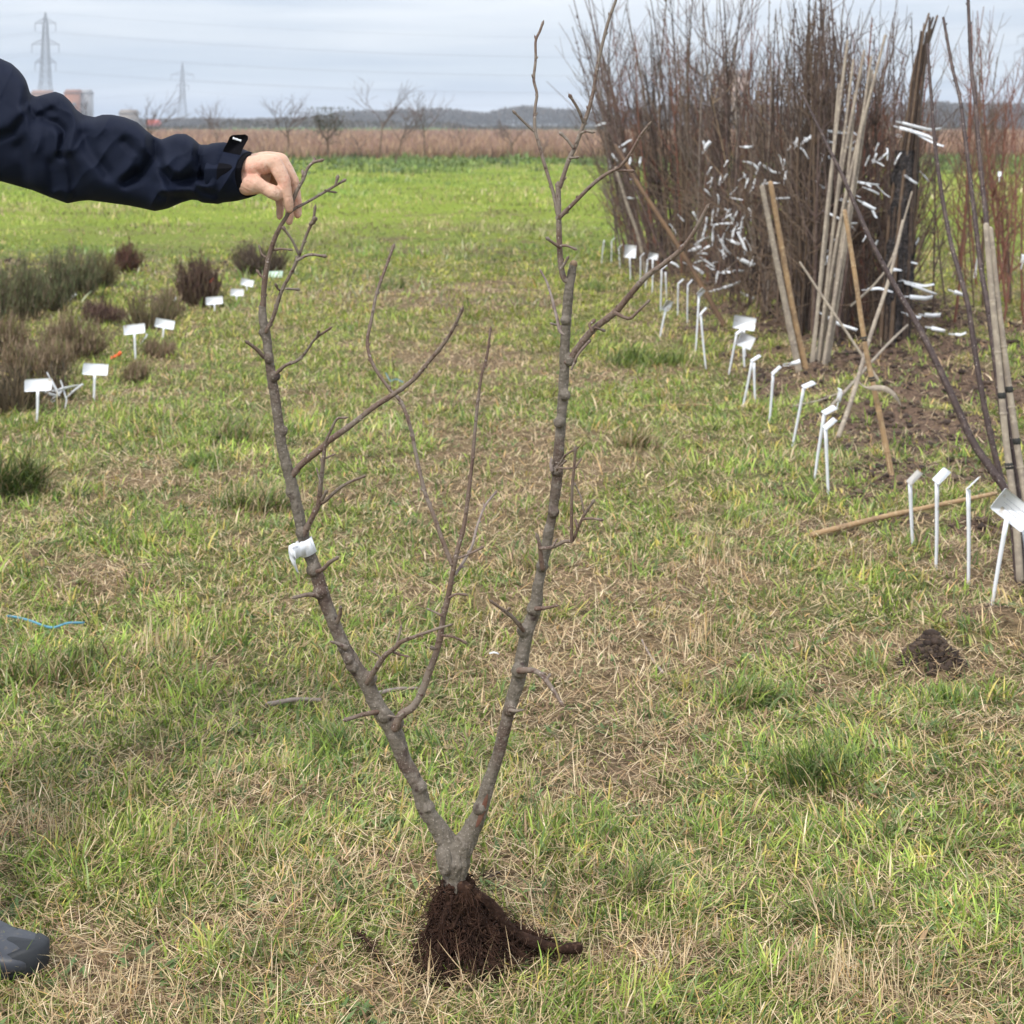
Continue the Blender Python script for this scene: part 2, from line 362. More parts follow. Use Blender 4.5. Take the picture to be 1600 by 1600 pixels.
def sample(ya, yb, dens, pw, marg=1.0):
    """points over the ground the frame sees between ya and yb (plus a margin), thinning with distance"""
    out_x, out_y = [], []
    edges = np.geomspace(ya, yb, 24)
    for a, b in zip(edges[:-1], edges[1:]):
        m = (a + b) / 2; hw = .312 * m + marg + .03 * m
        n = int(2 * hw * (b - a) * dens * (2.6 / m) ** pw)
        out_x.append(U(-hw, hw, n)); out_y.append(U(a, b, n))
    return np.concatenate(out_x), np.concatenate(out_y)
def grass():
    mb = MB()
    # green blades in small tufts, each tuft with its own height, lay and shade
    x, y = sample(1.7, 20, 2900, 1.72); g, s = masks(x, y)
    k = U(0, 1, len(x)) < np.clip(.26 + .9 * sm(g, .2, .75), 0, 1) * (1 - .86 * s) * (1 - sm(y + 6 * (fbm(x, y, .7, 181, 2) - .5), 13, 20)); x, y, g = x[k], y[k], g[k]
    nt_ = len(x); m = 8; th_ = U(.5, 1.25, nt_) * (.5 + .8 * sm(fbm(x, y, 6.5, 71, 3), .35, .75)) * (.8 + .45 * g)
    lay = 6.283 * 1.6 * fbm(x, y, 3.2, 185, 2) + rng.normal(0, .6, nt_); dens_ = U(.006, .026, nt_) * (y / 2.6) ** .5; lush = sm(g + U(-.25, .25, nt_), .35, .95)
    tc_ = pick(nt_, GP, [4, 3.2, 2.5, 2.6, 1.0, 1.6]) * (.74 + .48 * lush)[:, None] * (.66 + .8 * fbm(x, y, 9, 187, 3))[:, None]
    f = sm(y, 6, 15)[:, None]; tc_ = tc_ * (1 - f) + pick(nt_, FP, [3, 3, 1.5, 1, 1]) * f
    r_ = lambda a: np.repeat(a, m, 0)
    n = nt_ * m; X = r_(x) + rng.normal(0, 1, n) * r_(dens_); Y = r_(y) + rng.normal(0, 1, n) * r_(dens_); sc = (Y / 2.6) ** .62
    col = r_(tc_) * U(.7, 1.35, n)[:, None]; old = (U(0, 1, n) < .17)[:, None]; col = np.where(old, pick(n, SP, [2, 1, 2, 3, 1, 1]), col)
    az = np.where(U(0, 1, n) < .55, r_(lay) + rng.normal(0, .6, n), U(0, 6.283, n))
    blades(mb, X, Y, height(X, Y), U(.018, .052, n) * r_(th_) * sc ** .25, U(.0016, .0040, n) * sc, az, U(.1, 1.2, n), U(.1, 1.5, n), col)
    # scattered broad leaves of lawn weeds, lying close to the ground
    x, y = sample(1.7, 9, 260, 1.3); cl = U(0, 1, len(x)) < sm(fbm(x, y, 3.3, 190, 2), .4, .65); x, y = x[cl], y[cl]; m = 5; x = np.repeat(x, m) + rng.normal(0, .008, len(x) * m); y = np.repeat(y, m) + rng.normal(0, .008, len(y) * m); n = len(x)
    blades(mb, x, y, height(x, y) + .006, U(.014, .034, n), U(.005, .010, n), U(0, 6.283, n), U(.7, 1.4, n), U(0, .6, n), pick(n, [(.14, .22, .075), (.20, .27, .10), (.10, .16, .06), (.26, .24, .09), (.30, .20, .11)], [3, 2, 2, 1, 1.2]))
    # dead straw: lying, thin, long
    x, y = sample(1.7, 16, 17000, 1.7); g, s = masks(x, y)
    k = U(0, 1, len(x)) < np.clip(1.12 - .6 * g, .5, 1) * (1 - .65 * s); x, y, g = x[k], y[k], g[k]
    n = len(x); sc = (y / 2.6) ** .62
    z = height(x, y) + np.abs(rng.normal(0, .010, n))
    blades(mb, x, y, z, U(.02, .085, n) * U(.5, 1, n), U(.0009, .0022, n) * sc, U(0, 6.283, n), U(1.05, 1.62, n), U(-.5, .45, n), pick(n, SP, [3, 2, 3, 3, 2.5, .6]))
    # standing dead stalks
    x, y = sample(1.7, 12, 900, 1.6); g, s = masks(x, y)
    cl = sm(fbm(x, y, 3, 99, 3), .52, .7); k = U(0, 1, len(x)) < (.12 + cl) * np.clip(1.1 - g, .1, 1); x, y = x[k], y[k]
    n = len(x); blades(mb, x, y, height(x, y), U(.03, .095, n), U(.001, .0018, n) * (y / 2.6) ** .6, U(0, 6.283, n), U(0, .6, n), U(-.1, .7, n), pick(n, SP, [3, 3, 1, 2, .3, .6]))
    for px, py, wx, wy, nn_, hh_ in ((1330, 1548, 170, 60, 130, .09), (1095, 1015, 80, 26, 90, .07), (262, 1012, 80, 26, 110, .07), (560, 1050, 120, 30, 90, .05), (90, 1300, 120, 36, 110, .06), (1060, 470, 60, 12, 60, .07), (330, 1330, 160, 50, 120, .06), (1120, 880, 90, 30, 90, .06), (180, 1570, 160, 40, 90, .06), (860, 1290, 60, 30, 70, .06)):
        gx = px + rng.normal(0, wx / 2.6, nn_); gy = py + rng.normal(0, wy / 2.6, nn_); Yg = GY(gy); Xg = (gx - 800) / F * Yg; lean_ = rng.normal(0, .3)
        blades(mb, Xg, Yg, height(Xg, Yg), hh_ * U(.4, 1.2, nn_) * (Yg / 2.6) ** .2, U(.0011, .002, nn_) * (Yg / 2.6) ** .6, U(0, 6.283, nn_), U(0, .45, nn_), U(-.1, .5, nn_), pick(nn_, SP, [3, 4, 1, 2, .2, .8]))
    o = mb.build('grass', M['blade'], smooth=False); tag(o, 'mown grass of mixed green and straw blades around the bare-root tree', 'grass', kind='stuff')
    # coarse seams: thick tussocky blades in patches
    mb = MB()
    x, y = sample(1.7, 12, 420, 1.3); g, s = masks(x, y)
    cl = sm(fbm(x, y, 2.6, 111, 3), .56, .72); k = U(0, 1, len(x)) < cl * sm(g, .35, .8) * (1 - s); x, y = x[k], y[k]; n = len(x)
    m = 7; xx = np.repeat(x, m) + U(-.02, .02, n * m); yy = np.repeat(y, m) + U(-.02, .02, n * m); nn = n * m
    blades(mb, xx, yy, height(xx, yy), U(.035, .085, nn), U(.0025, .005, nn) * (yy / 2.6) ** .4, U(0, 6.283, nn), U(.1, 1.0, nn), U(.2, 1.5, nn), pick(nn, GP, [4, 3, 3, 1, .8, 2]))
    o = mb.build('grass_tufts', M['blade'], smooth=False); tag(o, 'coarser darker green grass leaves scattered through the short turf', 'grass', kind='stuff')
    # far meadow
    mb = MB()
    x, y = sample(9.5, 60, 5600, 1.75, 1.5); g, s = masks(x, y)
    k = U(0, 1, len(x)) < (1 - .9 * s) * sm(y + 7 * (fbm(x, y, .7, 181, 2) - .5), 10.5, 18); x, y, g = x[k], y[k], g[k]; n = len(x)
    h = .35 + 1.0 * sm(fbm(x, y, .9, 120, 3), .35, .7)
    col = pick(n, FP, [3, 3, 2, 1.5, 1.2]); dry = (U(0, 1, n) < .5 * (1 - g) + .08)[:, None]; col = np.where(dry, pick(n, SP, [1, 1, 1, 1, .5, .5]) * .85, col)
    pat = sm(fbm(x * .6, y, .35, 131, 3), .45, .65)[:, None]; col = col * (1 - pat) + col * np.array([.62, .85, .75]) * pat
    p2 = fbm(x, y * .7, 1.7, 139, 3); col = col * (.55 + .9 * sm(p2, .25, .75))[:, None]; col = (col * .88 + col.mean(1)[:, None] * .12) * .93
    pb = sm(fbm(x, y * .5, .5, 137, 3), .56, .70)[:, None] * .6; col = col * (1 - pb) + col.mean(1)[:, None] * np.array([1.35, 1.05, .62]) * pb; h = h * (1 + .5 * pat[:, 0] * U(0, 1, n)) * (.6 + .9 * sm(p2, .3, .8))
    blades(mb, x, y, height(x, y), U(.05, .11, n) * h * (.6 + .4 * sm(y, 14, 30)), U(.006, .016, n) * (y / 14) ** .5, U(0, 6.283, n), U(.1, 1.1, n), U(.1, 1.2, n), col, 2)
    o = mb.build('meadow_grass', M['blade'], smooth=False); tag(o, 'bright yellow-green meadow grass in the distance behind the shrub rows', 'grass', kind='stuff')
    # lush leafy verge along the far edge of the meadow
    mb = MB(); nc = 3400
    cx = U(-26, 26, nc); cy = U(36, 60.5, nc); hh = (.05 + .26 * sm(fbm(cx, cy, .55, 140, 3), .25, .7)) * U(.5, 1.3, nc)
    keep = U(0, 1, nc) < sm(cy, 38, 56) ** 1.5 * (.25 + 1.2 * sm(fbm(cx, cy * .5, .3, 147, 2), .35, .6)); cx, cy, hh = cx[keep], cy[keep], hh[keep]; nc = len(cx)
    m = 30; xx = np.repeat(cx, m) + rng.normal(0, .3, nc * m); yy = np.repeat(cy, m) + rng.normal(0, .3, nc * m); L = np.repeat(hh, m) * U(.5, 1.1, nc * m)
    tint = np.repeat(pick(nc, [(.13, .19, .060), (.17, .23, .065), (.105, .155, .075), (.22, .27, .08)], [3, 3, 2, 1]), m, 0) * U(.75, 1.3, nc * m)[:, None]
    blades(mb, xx, yy, height(xx, yy), L, U(.03, .07, nc * m), U(0, 6.283, nc * m), U(0, .9, nc * m), U(.2, 1.4, nc * m), tint, 3)
    o = mb.build('verge_plants', M['leaf'], smooth=False); tag(o, 'lush dark green leafy strip between the meadow and the brown field', 'plants', kind='stuff')
    # brown weeds of the fallow field
    mb = MB(); n = 60000
    yy = 61 + (U(0, 1, n) ** 2.2) * 200; xx = U(-1, 1, n) * (.34 * yy + 3)
    cl = .5 + .9 * fbm(xx, yy, .12, 150, 3)
    col = pick(n, [(.30, .19, .13), (.38, .26, .17), (.24, .15, .11), (.42, .30, .18), (.27, .17, .14)], [3, 3, 2, 1.5, 2])
    blades(mb, xx, yy, np.zeros(n), U(.25, .6, n) * cl, U(.03, .07, n) * (yy / 61) ** .8, U(0, 6.283, n), U(0, .5, n), U(0, .6, n), col, 2)
    o = mb.build('field_weeds', M['blade'], smooth=False); tag(o, 'dry brown weeds covering the fallow field beyond the meadow', 'weeds', kind='stuff')
grass()

def tussock(px, py, wpx, hpx, label, dark=.8, strawf=.25, n=420):
    c = G(px, py); Y = c[1]; r = wpx / 2 / F * Y; h = hpx / F * Y
    mb = MB(); nc = 9; ca = U(0, 6.283, nc); cq = np.sqrt(U(0, 1, nc)) * r * .75; k = rng.integers(0, nc, n)
    x = c[0] + (np.cos(ca) * cq)[k] + rng.normal(0, r * .22, n); y = c[1] + (np.sin(ca) * cq)[k] * .8 + rng.normal(0, r * .2, n)
    comb = U(0, 6.283); a = np.where(U(0, 1, n) < .45, comb + rng.normal(0, .7, n), U(0, 6.283, n)); hk = U(.45, 1.15, nc)[k]
    col = pick(n, GP, [4, 2, 4, .5, .3, 2]) * dark; st = (U(0, 1, n) < strawf)[:, None]; col = np.where(st, pick(n, SP, [2, 1, 2, 2, 1, .2]) * .8, col)
    blades(mb, x, y, height(x, y) - .004, h * hk * U(.5, 1.3, n), U(.0025, .005, n) * (Y / 5) ** .5, a, U(.05, .8, n), U(.3, 1.7, n), col)
    o = mb.build('grass_tussock', M['leaf'], smooth=False)
    o.data.transform(Matrix.Translation((-c[0], -c[1], 0))); o.location = (c[0], c[1], 0)
    tag(o, label, 'tussock')
tussock(18, 775, 105, 95, 'large dark green grass tussock at the left edge below the grey-green shrubs', .55, .2, 900)
tussock(395, 790, 120, 55, 'wide dark tussock just left of the thick left limb of the tree', .7, .35, 800)
tussock(330, 732, 80, 36, 'small bright green tussock, middle one of three left of the tree', .95, .1, 420)
tussock(368, 692, 90, 40, 'tussock with dead leaf tips, farthest of three left of the tree', .75, .35, 420)
tussock(985, 696, 90, 40, 'half-dead tussock right of the right limb, beyond the path', .8, .6, 400)
tussock(820, 885, 110, 45, 'straw-mixed tussock just behind the right limb of the tree', .85, .5, 500)
tussock(1010, 565, 130, 36, 'dark green spreading tussock in front of the far white stakes', .75, .05, 600)
tussock(608, 452, 50, 22, 'small dark tussock out on the meadow between the two limbs', .7, .2, 200)
tussock(100, 1050, 210, 60, 'broad green tussock with pale dead leaves at the left edge of the near grass', .85, .4, 1100)
tussock(1180, 1105, 140, 60, 'mid-green tussock right of the tree, below the fallen cane', .85, .15, 650)
tussock(1290, 1215, 210, 60, 'widest green tussock in the near grass right of the tree', .85, .12, 1200)
tussock(540, 1160, 130, 48, 'tussock behind the left limb near the short cut stub', .9, .2, 520)
tussock(985, 1395, 150, 52, 'green and straw tussock right of the stump', .85, .35, 700)
tussock(1330, 1440, 190, 60, 'green tussock near the bottom right of the grass', .85, .25, 900)
tussock(1480, 1105, 130, 45, 'fresh green tussock in front of the dark molehill', 1.0, .1, 600)
tussock(930, 455, 70, 22, 'small tussock on the meadow right of the pruned leader', .8, .1, 200)

# ------------------------------------------------------------------ soil clods
def clods():
    ico = []
    t = (1 + 5 ** .5) / 2
    V = np.array([(-1, t, 0), (1, t, 0), (-1, -t, 0), (1, -t, 0), (0, -1, t), (0, 1, t), (0, -1, -t), (0, 1, -t), (t, 0, -1), (t, 0, 1), (-t, 0, -1), (-t, 0, 1)], float); V /= np.linalg.norm(V[0])
    Fc = np.array([(0, 11, 5), (0, 5, 1), (0, 1, 7), (0, 7, 10), (0, 10, 11), (1, 5, 9), (5, 11, 4), (11, 10, 2), (10, 7, 6), (7, 1, 8), (3, 9, 4), (3, 4, 2), (3, 2, 6), (3, 6, 8), (3, 8, 9), (4, 9, 5), (2, 4, 11), (6, 2, 10), (8, 6, 7), (9, 8, 1)])
    def scatter(mb, x, y, r, zoff=0, cb=1.0):
        n = len(x); zoff = zoff + 0 * r
        v = V[None] * U(.55, 1.35, (n, 12, 1)) * r[:, None, None] * np.array([1, 1, .75])
        p = np.stack([x, y, height(x, y) + r * .25 + zoff], -1)
        v = v + p[:, None]
        f = (Fc[None] + (np.arange(n) * 12)[:, None, None]).reshape(-1, 3)
        c = np.repeat(pick(n, [(.055, .036, .027), (.085, .058, .042), (.035, .023, .018), (.12, .085, .06)], [3, 3, 2, 1])[:, None], 12, 1) * cb
        mb.add(v.reshape(-1, 3), None, f, c.reshape(-1, 3))
    mb = MB(); x, y = sample(2.2, 18, 3600, 1.3); g, s = masks(x, y)
    k = U(0, 1, len(x)) < sm(s, .35, .9); x, y = x[k], y[k]; n = len(x)
    scatter(mb, x, y, (U(0, 1, n) ** 4 * .011 + .003) * (y / 3) ** .45)
    tag(mb.build('soil_crumbs', M['twiggy'], smooth=False), 'dark crumbs of dug soil along the planting rows', 'soil', kind='stuff')
    c = G(1455, 1050); mb = MB(); n = 2200; a = U(0, 6.283, n); q = np.abs(rng.normal(0, .033, n))
    scatter(mb, c[0] + np.cos(a) * q, c[1] + np.sin(a) * q, U(0, 1, n) ** 3 * .012 + .002, .002 + U(0, .022, n) * np.clip(1 - q / .06, 0, 1), .75)
    for i in range(90):
        aa = U(0, 6.28); r0 = U(.01, .055); p = np.array([c[0] + math.cos(aa) * r0, c[1] + math.sin(aa) * r0, 0]); p[2] = gz(p[0], p[1]) + .002
        d = np.array([math.cos(aa + U(-1, 1)), math.sin(aa + U(-1, 1)), U(-.3, .8)]) * U(.01, .04)
        tube(mb, spline([p, p + d * .6 + U(-.005, .005, 3), p + d], 5), .0007, 4, True, (.16, .11, .07))
    o = mb.build('molehill', M['twiggy'], smooth=False); tag(o, 'low mound of loose dark soil in the grass at the right', 'soil mound')
    o.data.transform(Matrix.Translation((-c[0], -c[1], 0))); o.location = (c[0], c[1], 0)
    c = G(765, 1378); mb = MB(); n = 90; a = U(0, 6.283, n); q = np.abs(rng.normal(0, .008, n))
    scatter(mb, c[0] + np.cos(a) * q, c[1] + np.sin(a) * q, U(.001, .005, n), 0.004, .7)
    o = mb.build('soil_clod', M['twiggy'], smooth=False); tag(o, 'small dark clod of soil lying behind the stump', 'soil clod')
    o.data.transform(Matrix.Translation((-c[0], -c[1], 0))); o.location = (c[0], c[1], 0)
clods()
# ------------------------------------------------------------------ voxel union of rounded tubes
def remesh(mb, voxel, name, smooth_it=4):
    me = mb.mesh('tmp'); o = link('tmp', me)
    m = o.modifiers.new('r', 'REMESH'); m.mode = 'VOXEL'; m.voxel_size = voxel; m.use_smooth_shade = True
    s = o.modifiers.new('s', 'SMOOTH'); s.factor = .5; s.iterations = smooth_it
    dg = bpy.context.evaluated_depsgraph_get(); r = bpy.data.meshes.new_from_object(o.evaluated_get(dg))
    bpy.data.objects.remove(o); bpy.data.meshes.remove(me); r.name = name
    r.polygons.foreach_set('use_smooth', np.ones(len(r.polygons), bool))
    return r
def getco(me):
    a = np.empty(len(me.vertices) * 3, np.float32); me.vertices.foreach_get('co', a); return a.reshape(-1, 3).astype(float)
def getno(me):
    a = np.empty(len(me.vertices) * 3, np.float32); me.vertices.foreach_get('normal', a); return a.reshape(-1, 3).astype(float)
def setco(me, v): me.vertices.foreach_set('co', v.astype(np.float32).ravel()); me.update()

# ------------------------------------------------------------------ the bare-root tree
YT = 2.64; PXM = F / YT
tree = thing('fruit_tree', 'leafless two-limbed bare-root tree held upright on the grass by a hand', 'tree')
def wp(pts, y0, y1):
    pts = np.array(pts, float); d = np.r_[0, np.cumsum(np.linalg.norm(np.diff(pts[:, :2], axis=0), axis=1))]; d /= d[-1]
    return np.array([P(p[0], p[1], y0 + (y1 - y0) * t) for p, t in zip(pts, d)])
def bark_tube(mb, pts, w0, w1, y0, y1, seg=14, wob=.06, mid=None):
    p = wp(pts, y0, y1); L = np.linalg.norm(np.diff(p, axis=0), axis=1).sum(); n = max(6, int(L / .006))
    q = spline(p, n); t = np.linspace(0, 1, n)
    r = (w0 + (w1 - w0) * t) / 2 / PXM * .86
    if mid: r = np.interp(t, np.linspace(0, 1, len(mid)), mid) / 2 / PXM
    r = r * (1 + wob * np.sin(t * L * 90 + U(0, 6)) * U(.2, 1, n))
    tube(mb, q, r, seg); return q, r
mb = MB()
LEFT = [(711, 1340), (699, 1315), (683, 1290), (664, 1262), (653, 1227), (633, 1191), (621, 1157), (609, 1131), (590, 1103), (571, 1065), (552, 1036), (535, 1005), (518, 965), (504, 927), (492, 887), (479, 855), (469, 815), (456, 757), (442, 704), (437, 673), (428, 611), (421, 564), (416, 526), (411, 500), (410, 479)]
lw = [34, 31, 27, 25, 24, 24, 27, 28, 25, 24, 23, 21, 21, 22, 20, 19, 18, 19, 17, 17, 16, 15, 15, 14, 13]
p = wp(LEFT, YT, 2.67); dd = np.r_[0, np.cumsum(np.linalg.norm(np.diff(p, axis=0), axis=1))]
n = 260; q = spline(p, n); rr = np.interp(np.linspace(0, dd[-1], n), dd, lw) / 2 / PXM * .98; tube(mb, q, rr, 16)
RIGHT = [(714, 1345), (730, 1312), (738, 1293), (749, 1271), (760, 1235), (771, 1202), (778, 1180), (793, 1120), (805, 1079), (813, 1049), (819, 1010), (826, 980), (837, 950), (841, 914), (848, 884), (855, 845), (863, 804), (870, 749), (873, 707), (875, 680), (881, 590), (883, 523), (888, 465), (892, 435), (896, 415)]
rw = [36, 31, 28, 24, 23, 20, 20, 20, 22, 23, 21, 21, 21, 17, 15, 17, 16, 17, 17, 16, 16, 16, 15, 14, 12]
p = wp(RIGHT, YT, 2.60); dd2 = np.r_[0, np.cumsum(np.linalg.norm(np.diff(p, axis=0), axis=1))]
q2 = spline(p, n); rr2 = np.interp(np.linspace(0, dd2[-1], n), dd2, rw) / 2 / PXM * .98; tube(mb, q2, rr2, 16)
tube(mb, spline([P(711, 1325, YT), P(711, 1350, YT), P(711, 1365, YT), P(712, 1385, YT)], 14), np.interp(np.linspace(0, 1, 14), [0, .3, .7, 1], [19, 25, 19, 20]) / PXM, 20)
tube(mb, spline([P(695, 1335, YT - .012), P(700, 1355, YT - .012)], 4), 14 / PXM, 12)
tube(mb, spline([P(727, 1300, YT - .004), P(722, 1330, YT - .004), P(718, 1352, YT)], 5), [8 / PXM, 14 / PXM, 15 / PXM, 14 / PXM, 12 / PXM], 12)
def knob(px, py, y, r): tube(mb, [P(px, py, y) - np.array([0, 0, .001]), P(px, py, y) + np.array([0, 0, .001])], r / PXM, 10)
for k in [(450, 742, 2.665, 9), (456, 768, 2.662, 10.5), (441, 673, 2.664, 9), (472, 832, 2.655, 11), (489, 890, 2.65, 11), (500, 925, 2.65, 12), (551, 1040, 2.645, 11.6), (545, 1030, 2.64, 9), (578, 1060, 2.645, 11.6), (601, 1118, 2.64, 11.6),
          (622, 1130, 2.64, 10), (811, 1048, 2.61, 13), (834, 952, 2.62, 12), (818, 985, 2.62, 11), (865, 800, 2.61, 9.5), (847, 884, 2.61, 10), (870, 735, 2.61, 10), (892, 562, 2.6, 10), (884, 500, 2.6, 9), (412, 520, 2.67, 8.5), (420, 560, 2.66, 8), (430, 588, 2.66, 8.5),
          (849, 1050, 2.6, 0.1), (797, 1108, 2.62, 11), (657, 1230, 2.64, 11.6), (668, 1262, 2.64, 12), (750, 1262, 2.63, 11.6), (874, 660, 2.6, 9), (883, 617, 2.6, 9)]: knob(*k)
me = remesh(mb, .0016, 'trunk', 3)
v = getco(me); no = getno(me)
# bark relief: fine ridges, broader lumps, twisted grain at the fork
f1 = fbm(v[:, 0] * 3 + v[:, 1] * 2, v[:, 2], 55, 201, 3) - .5; f2 = fbm(v[:, 0] + v[:, 1], v[:, 2] * 2.5, 160, 205, 2) - .5
low = sm(-v[:, 2], -.32, -.12)
v += no * (f1 * .0028 + f2 * .0011 + low * (fbm(v[:, 0] * 5 + v[:, 1] * 4, v[:, 2], 50, 209, 2) - .5) * .007)[:, None]
setco(me, v); me.materials.append(M['bark']); trunk = link('trunk', me, tree)
mbk = MB(); tube(mbk, [P(896, 414, 2.60), P(896.6, 411.5, 2.60)], [6.3 / PXM, 5.8 / PXM], 12); mbk.build('pruning_cut', M['cut'], trunk)
mbk = MB(); tube(mbk, [P(410.5, 476, 2.67), P(410, 473.5, 2.67)], [5.6 / PXM, 4.6 / PXM], 12); mbk.build('pruning_cut', M['cut'], trunk)
# wound where the bark is rubbed off low on the right limb
def patch_on(q, r, i0, i1, a0, a1, off, mat_, name, par):
    m_ = MB(); I = np.arange(i0, i1); A = np.linspace(a0, a1, 7); V_ = []
    for ii, i in enumerate(I):
        wv = math.sin(math.pi * ii / (len(I) - 1)) ** .6; T = q[i + 1] - q[i - 1]; T /= np.linalg.norm(T)
        u = np.array([1, 0, 0]) - T * T[0]; u /= np.linalg.norm(u); vv = np.cross(T, u)
        for a in (a0 + a1) / 2 + (A - (a0 + a1) / 2) * wv: V_.append(q[i] + (r[i] + off * (1 if wv > .2 else .2)) * (u * math.cos(a) + vv * math.sin(a)))
    k = 7; qd = [(i * k + j, i * k + j + 1, (i + 1) * k + j + 1, (i + 1) * k + j) for i in range(len(I) - 1) for j in range(k - 1)]
    m_.add(V_, qd); return m_.build(name, mat_, par)
M['wound'] = mat('rubbed_wood', (.15, .075, .052), .7, .3, [(60, .45, .6, (.14, .06, .04))], (150, .5, .003))
patch_on(q2, rr2, 18, 34, -1.75, -1.05, .0012, M['wound'], 'bark_wound', trunk)

BR = []
def branch(pts, w0, w1, y0, y1, m='twig', subs=(), buds=1.0, label=None):
    """one branch child of the tree with its side spurs and buds in its own mesh"""
    mb = MB(); q, r = bark_tube(mb, pts, w0, w1, y0, y1, 9)
    L = np.linalg.norm(np.diff(q, axis=0), axis=1).sum()
    nb = int(L / .028 * buds)
    for i in range(nb):              # alternate buds and their leaf-scar swellings
        k = int((i + .6) / (nb + .4) * (len(q) - 1)); T = q[min(k + 1, len(q) - 1)] - q[max(k - 1, 0)]; T /= np.linalg.norm(T) + 1e-9
        a = i * 2.4 + U(-.5, .5); d = np.array([math.cos(a), math.sin(a) * .7, 0]); d -= T * d.dot(T); d /= np.linalg.norm(d) + 1e-9
        b = q[k] + d * r[k] * .7; e = b + (T * .75 + d * .5) * U(.0035, .0065)
        tube(mb, [b, (b + e) / 2, e], np.array([.0017, .0016, .0006]) * (.8 + r[k] * 90), 6)
        tube(mb, [q[k] - T * .0014, q[k], q[k] + T * .0014], r[k] * np.array([1.02, 1.16, 1.02]), 9)
    for s in subs:
        sp, a, b = s[0], s[1], s[2]; yy = s[3] if len(s) > 3 else (y0 + y1) / 2
        y2 = s[4] if len(s) > 4 else yy + U(-.015, .015)
        qs, rs = bark_tube(mb, sp, a, b, yy, y2, 8)
        e = qs[-1]; T = qs[-1] - qs[-3]; T /= np.linalg.norm(T); tube(mb, [e - T * .002, e + T * .003, e + T * .0065], [b / 2 / PXM, b / 2 / PXM * 1.35, .0006], 7)
    e = q[-1]; T = q[-1] - q[-3]; T /= np.linalg.norm(T); tube(mb, [e - T * .002, e + T * .003, e + T * .008], [r[-1], r[-1] * 1.25, .0006], 7)
    o = mb.build('branch', M[m], tree)
    if label: o['label'] = label
    return o
HB = 2.657
branch([(411, 486), (413, 445), (419, 407), (428, 376), (438, 354), (449, 336), (457, 315), (464, 298), (474, 280), (480, 264), (489, 254), (500, 251)], 11, 5.5, 2.67, 2.635,
       subs=[([(453, 332), (462, 325), (476, 318), (490, 310), (514, 296), (536, 283)], 6, 4.5, 2.655, 2.68), ([(524, 290), (527, 279)], 5, 5, 2.67), ([(508, 297), (514, 299), (521, 300)], 4, 3, 2.67),
             ([(417, 403), (409, 397), (406, 388)], 4, 3, 2.665), ([(427, 391), (438, 389), (452, 390)], 5, 3.5, 2.66), ([(413, 436), (407, 430), (404, 426)], 4, 4, 2.66), ([(474, 282), (473, 270)], 5, 4, 2.64), ([(488, 255), (491, 249)], 4, 4, 2.64)], buds=.6)
branch([(416, 518), (427, 495), (439, 457), (452, 432), (464, 407), (471, 389), (480, 364), (489, 345), (492, 327)], 8, 5, 2.66, 2.62,
       subs=[([(464, 407), (483, 398), (505, 400)], 6, 5, 2.63), ([(466, 396), (457, 376), (444, 358)], 5, 5, 2.63), ([(447, 451), (463, 452)], 4.5, 4, 2.64), ([(439, 455), (434, 451), (432, 447)], 4, 4, 2.65), ([(485, 350), (490, 348), (492, 343)], 7, 6, 2.62)])
branch([(428, 587), (446, 571), (464, 564), (477, 551), (492, 530), (514, 514)], 7, 4, 2.66, 2.60, subs=[([(494, 529), (497, 521)], 5, 4, 2.61)])
branch([(412, 558), (400, 545), (388, 536)], 7.5, 6, 2.66, 2.64, buds=.3, label='short cut stub with a reddish tip')
branch([(456, 744), (468, 729), (481, 717), (504, 699), (514, 689), (549, 664), (583, 637), (617, 615), (646, 593), (671, 564), (692, 539), (708, 514), (721, 486)], 13, 5.5, 2.66, 2.56)
branch([(474, 836), (489, 806), (498, 787), (501, 757), (504, 729), (507, 703), (509, 690), (521, 664), (527, 654), (537, 653)], 12, 4, 2.65, 2.60,
       subs=[([(497, 788), (509, 782), (524, 768), (541, 756), (567, 745)], 8.5, 4, 2.64, 2.58), ([(503, 781), (509, 770)], 7, 5, 2.62), ([(509, 716), (518, 712)], 4, 3, 2.62), ([(501, 757), (496, 737)], 3.5, 2.5, 2.61)])
branch([(496, 893), (504, 890), (515, 879), (525, 873)], 9, 6, 2.63, 2.60, buds=.3)
branch([(502, 930), (492, 930), (480, 929), (463, 933)], 10, 6, 2.645, 2.62, buds=.3)
branch([(527, 972), (531, 962), (532, 952)], 9, 6, 2.63, 2.62, buds=0)
branch([(540, 1012), (528, 1006), (522, 1004)], 10, 5, 2.64, 2.63, buds=0)
branch([(574, 1066), (587, 1045), (601, 1025), (619, 1011), (627, 1003), (653, 993), (682, 983), (702, 977)], 12, 3.5, 2.64, 2.55,
       subs=[([(619, 1010), (623, 996), (626, 983)], 5, 3.5, 2.61), ([(614, 1018), (622, 1022), (634, 1025)], 5, 3, 2.61), ([(597, 1030), (590, 1024), (584, 1020)], 4, 3, 2.62)])
branch([(592, 1112), (580, 1114), (564, 1117), (553, 1121), (542, 1124)], 9, 7, 2.64, 2.60, buds=.4, label='dark short stub pointing left')
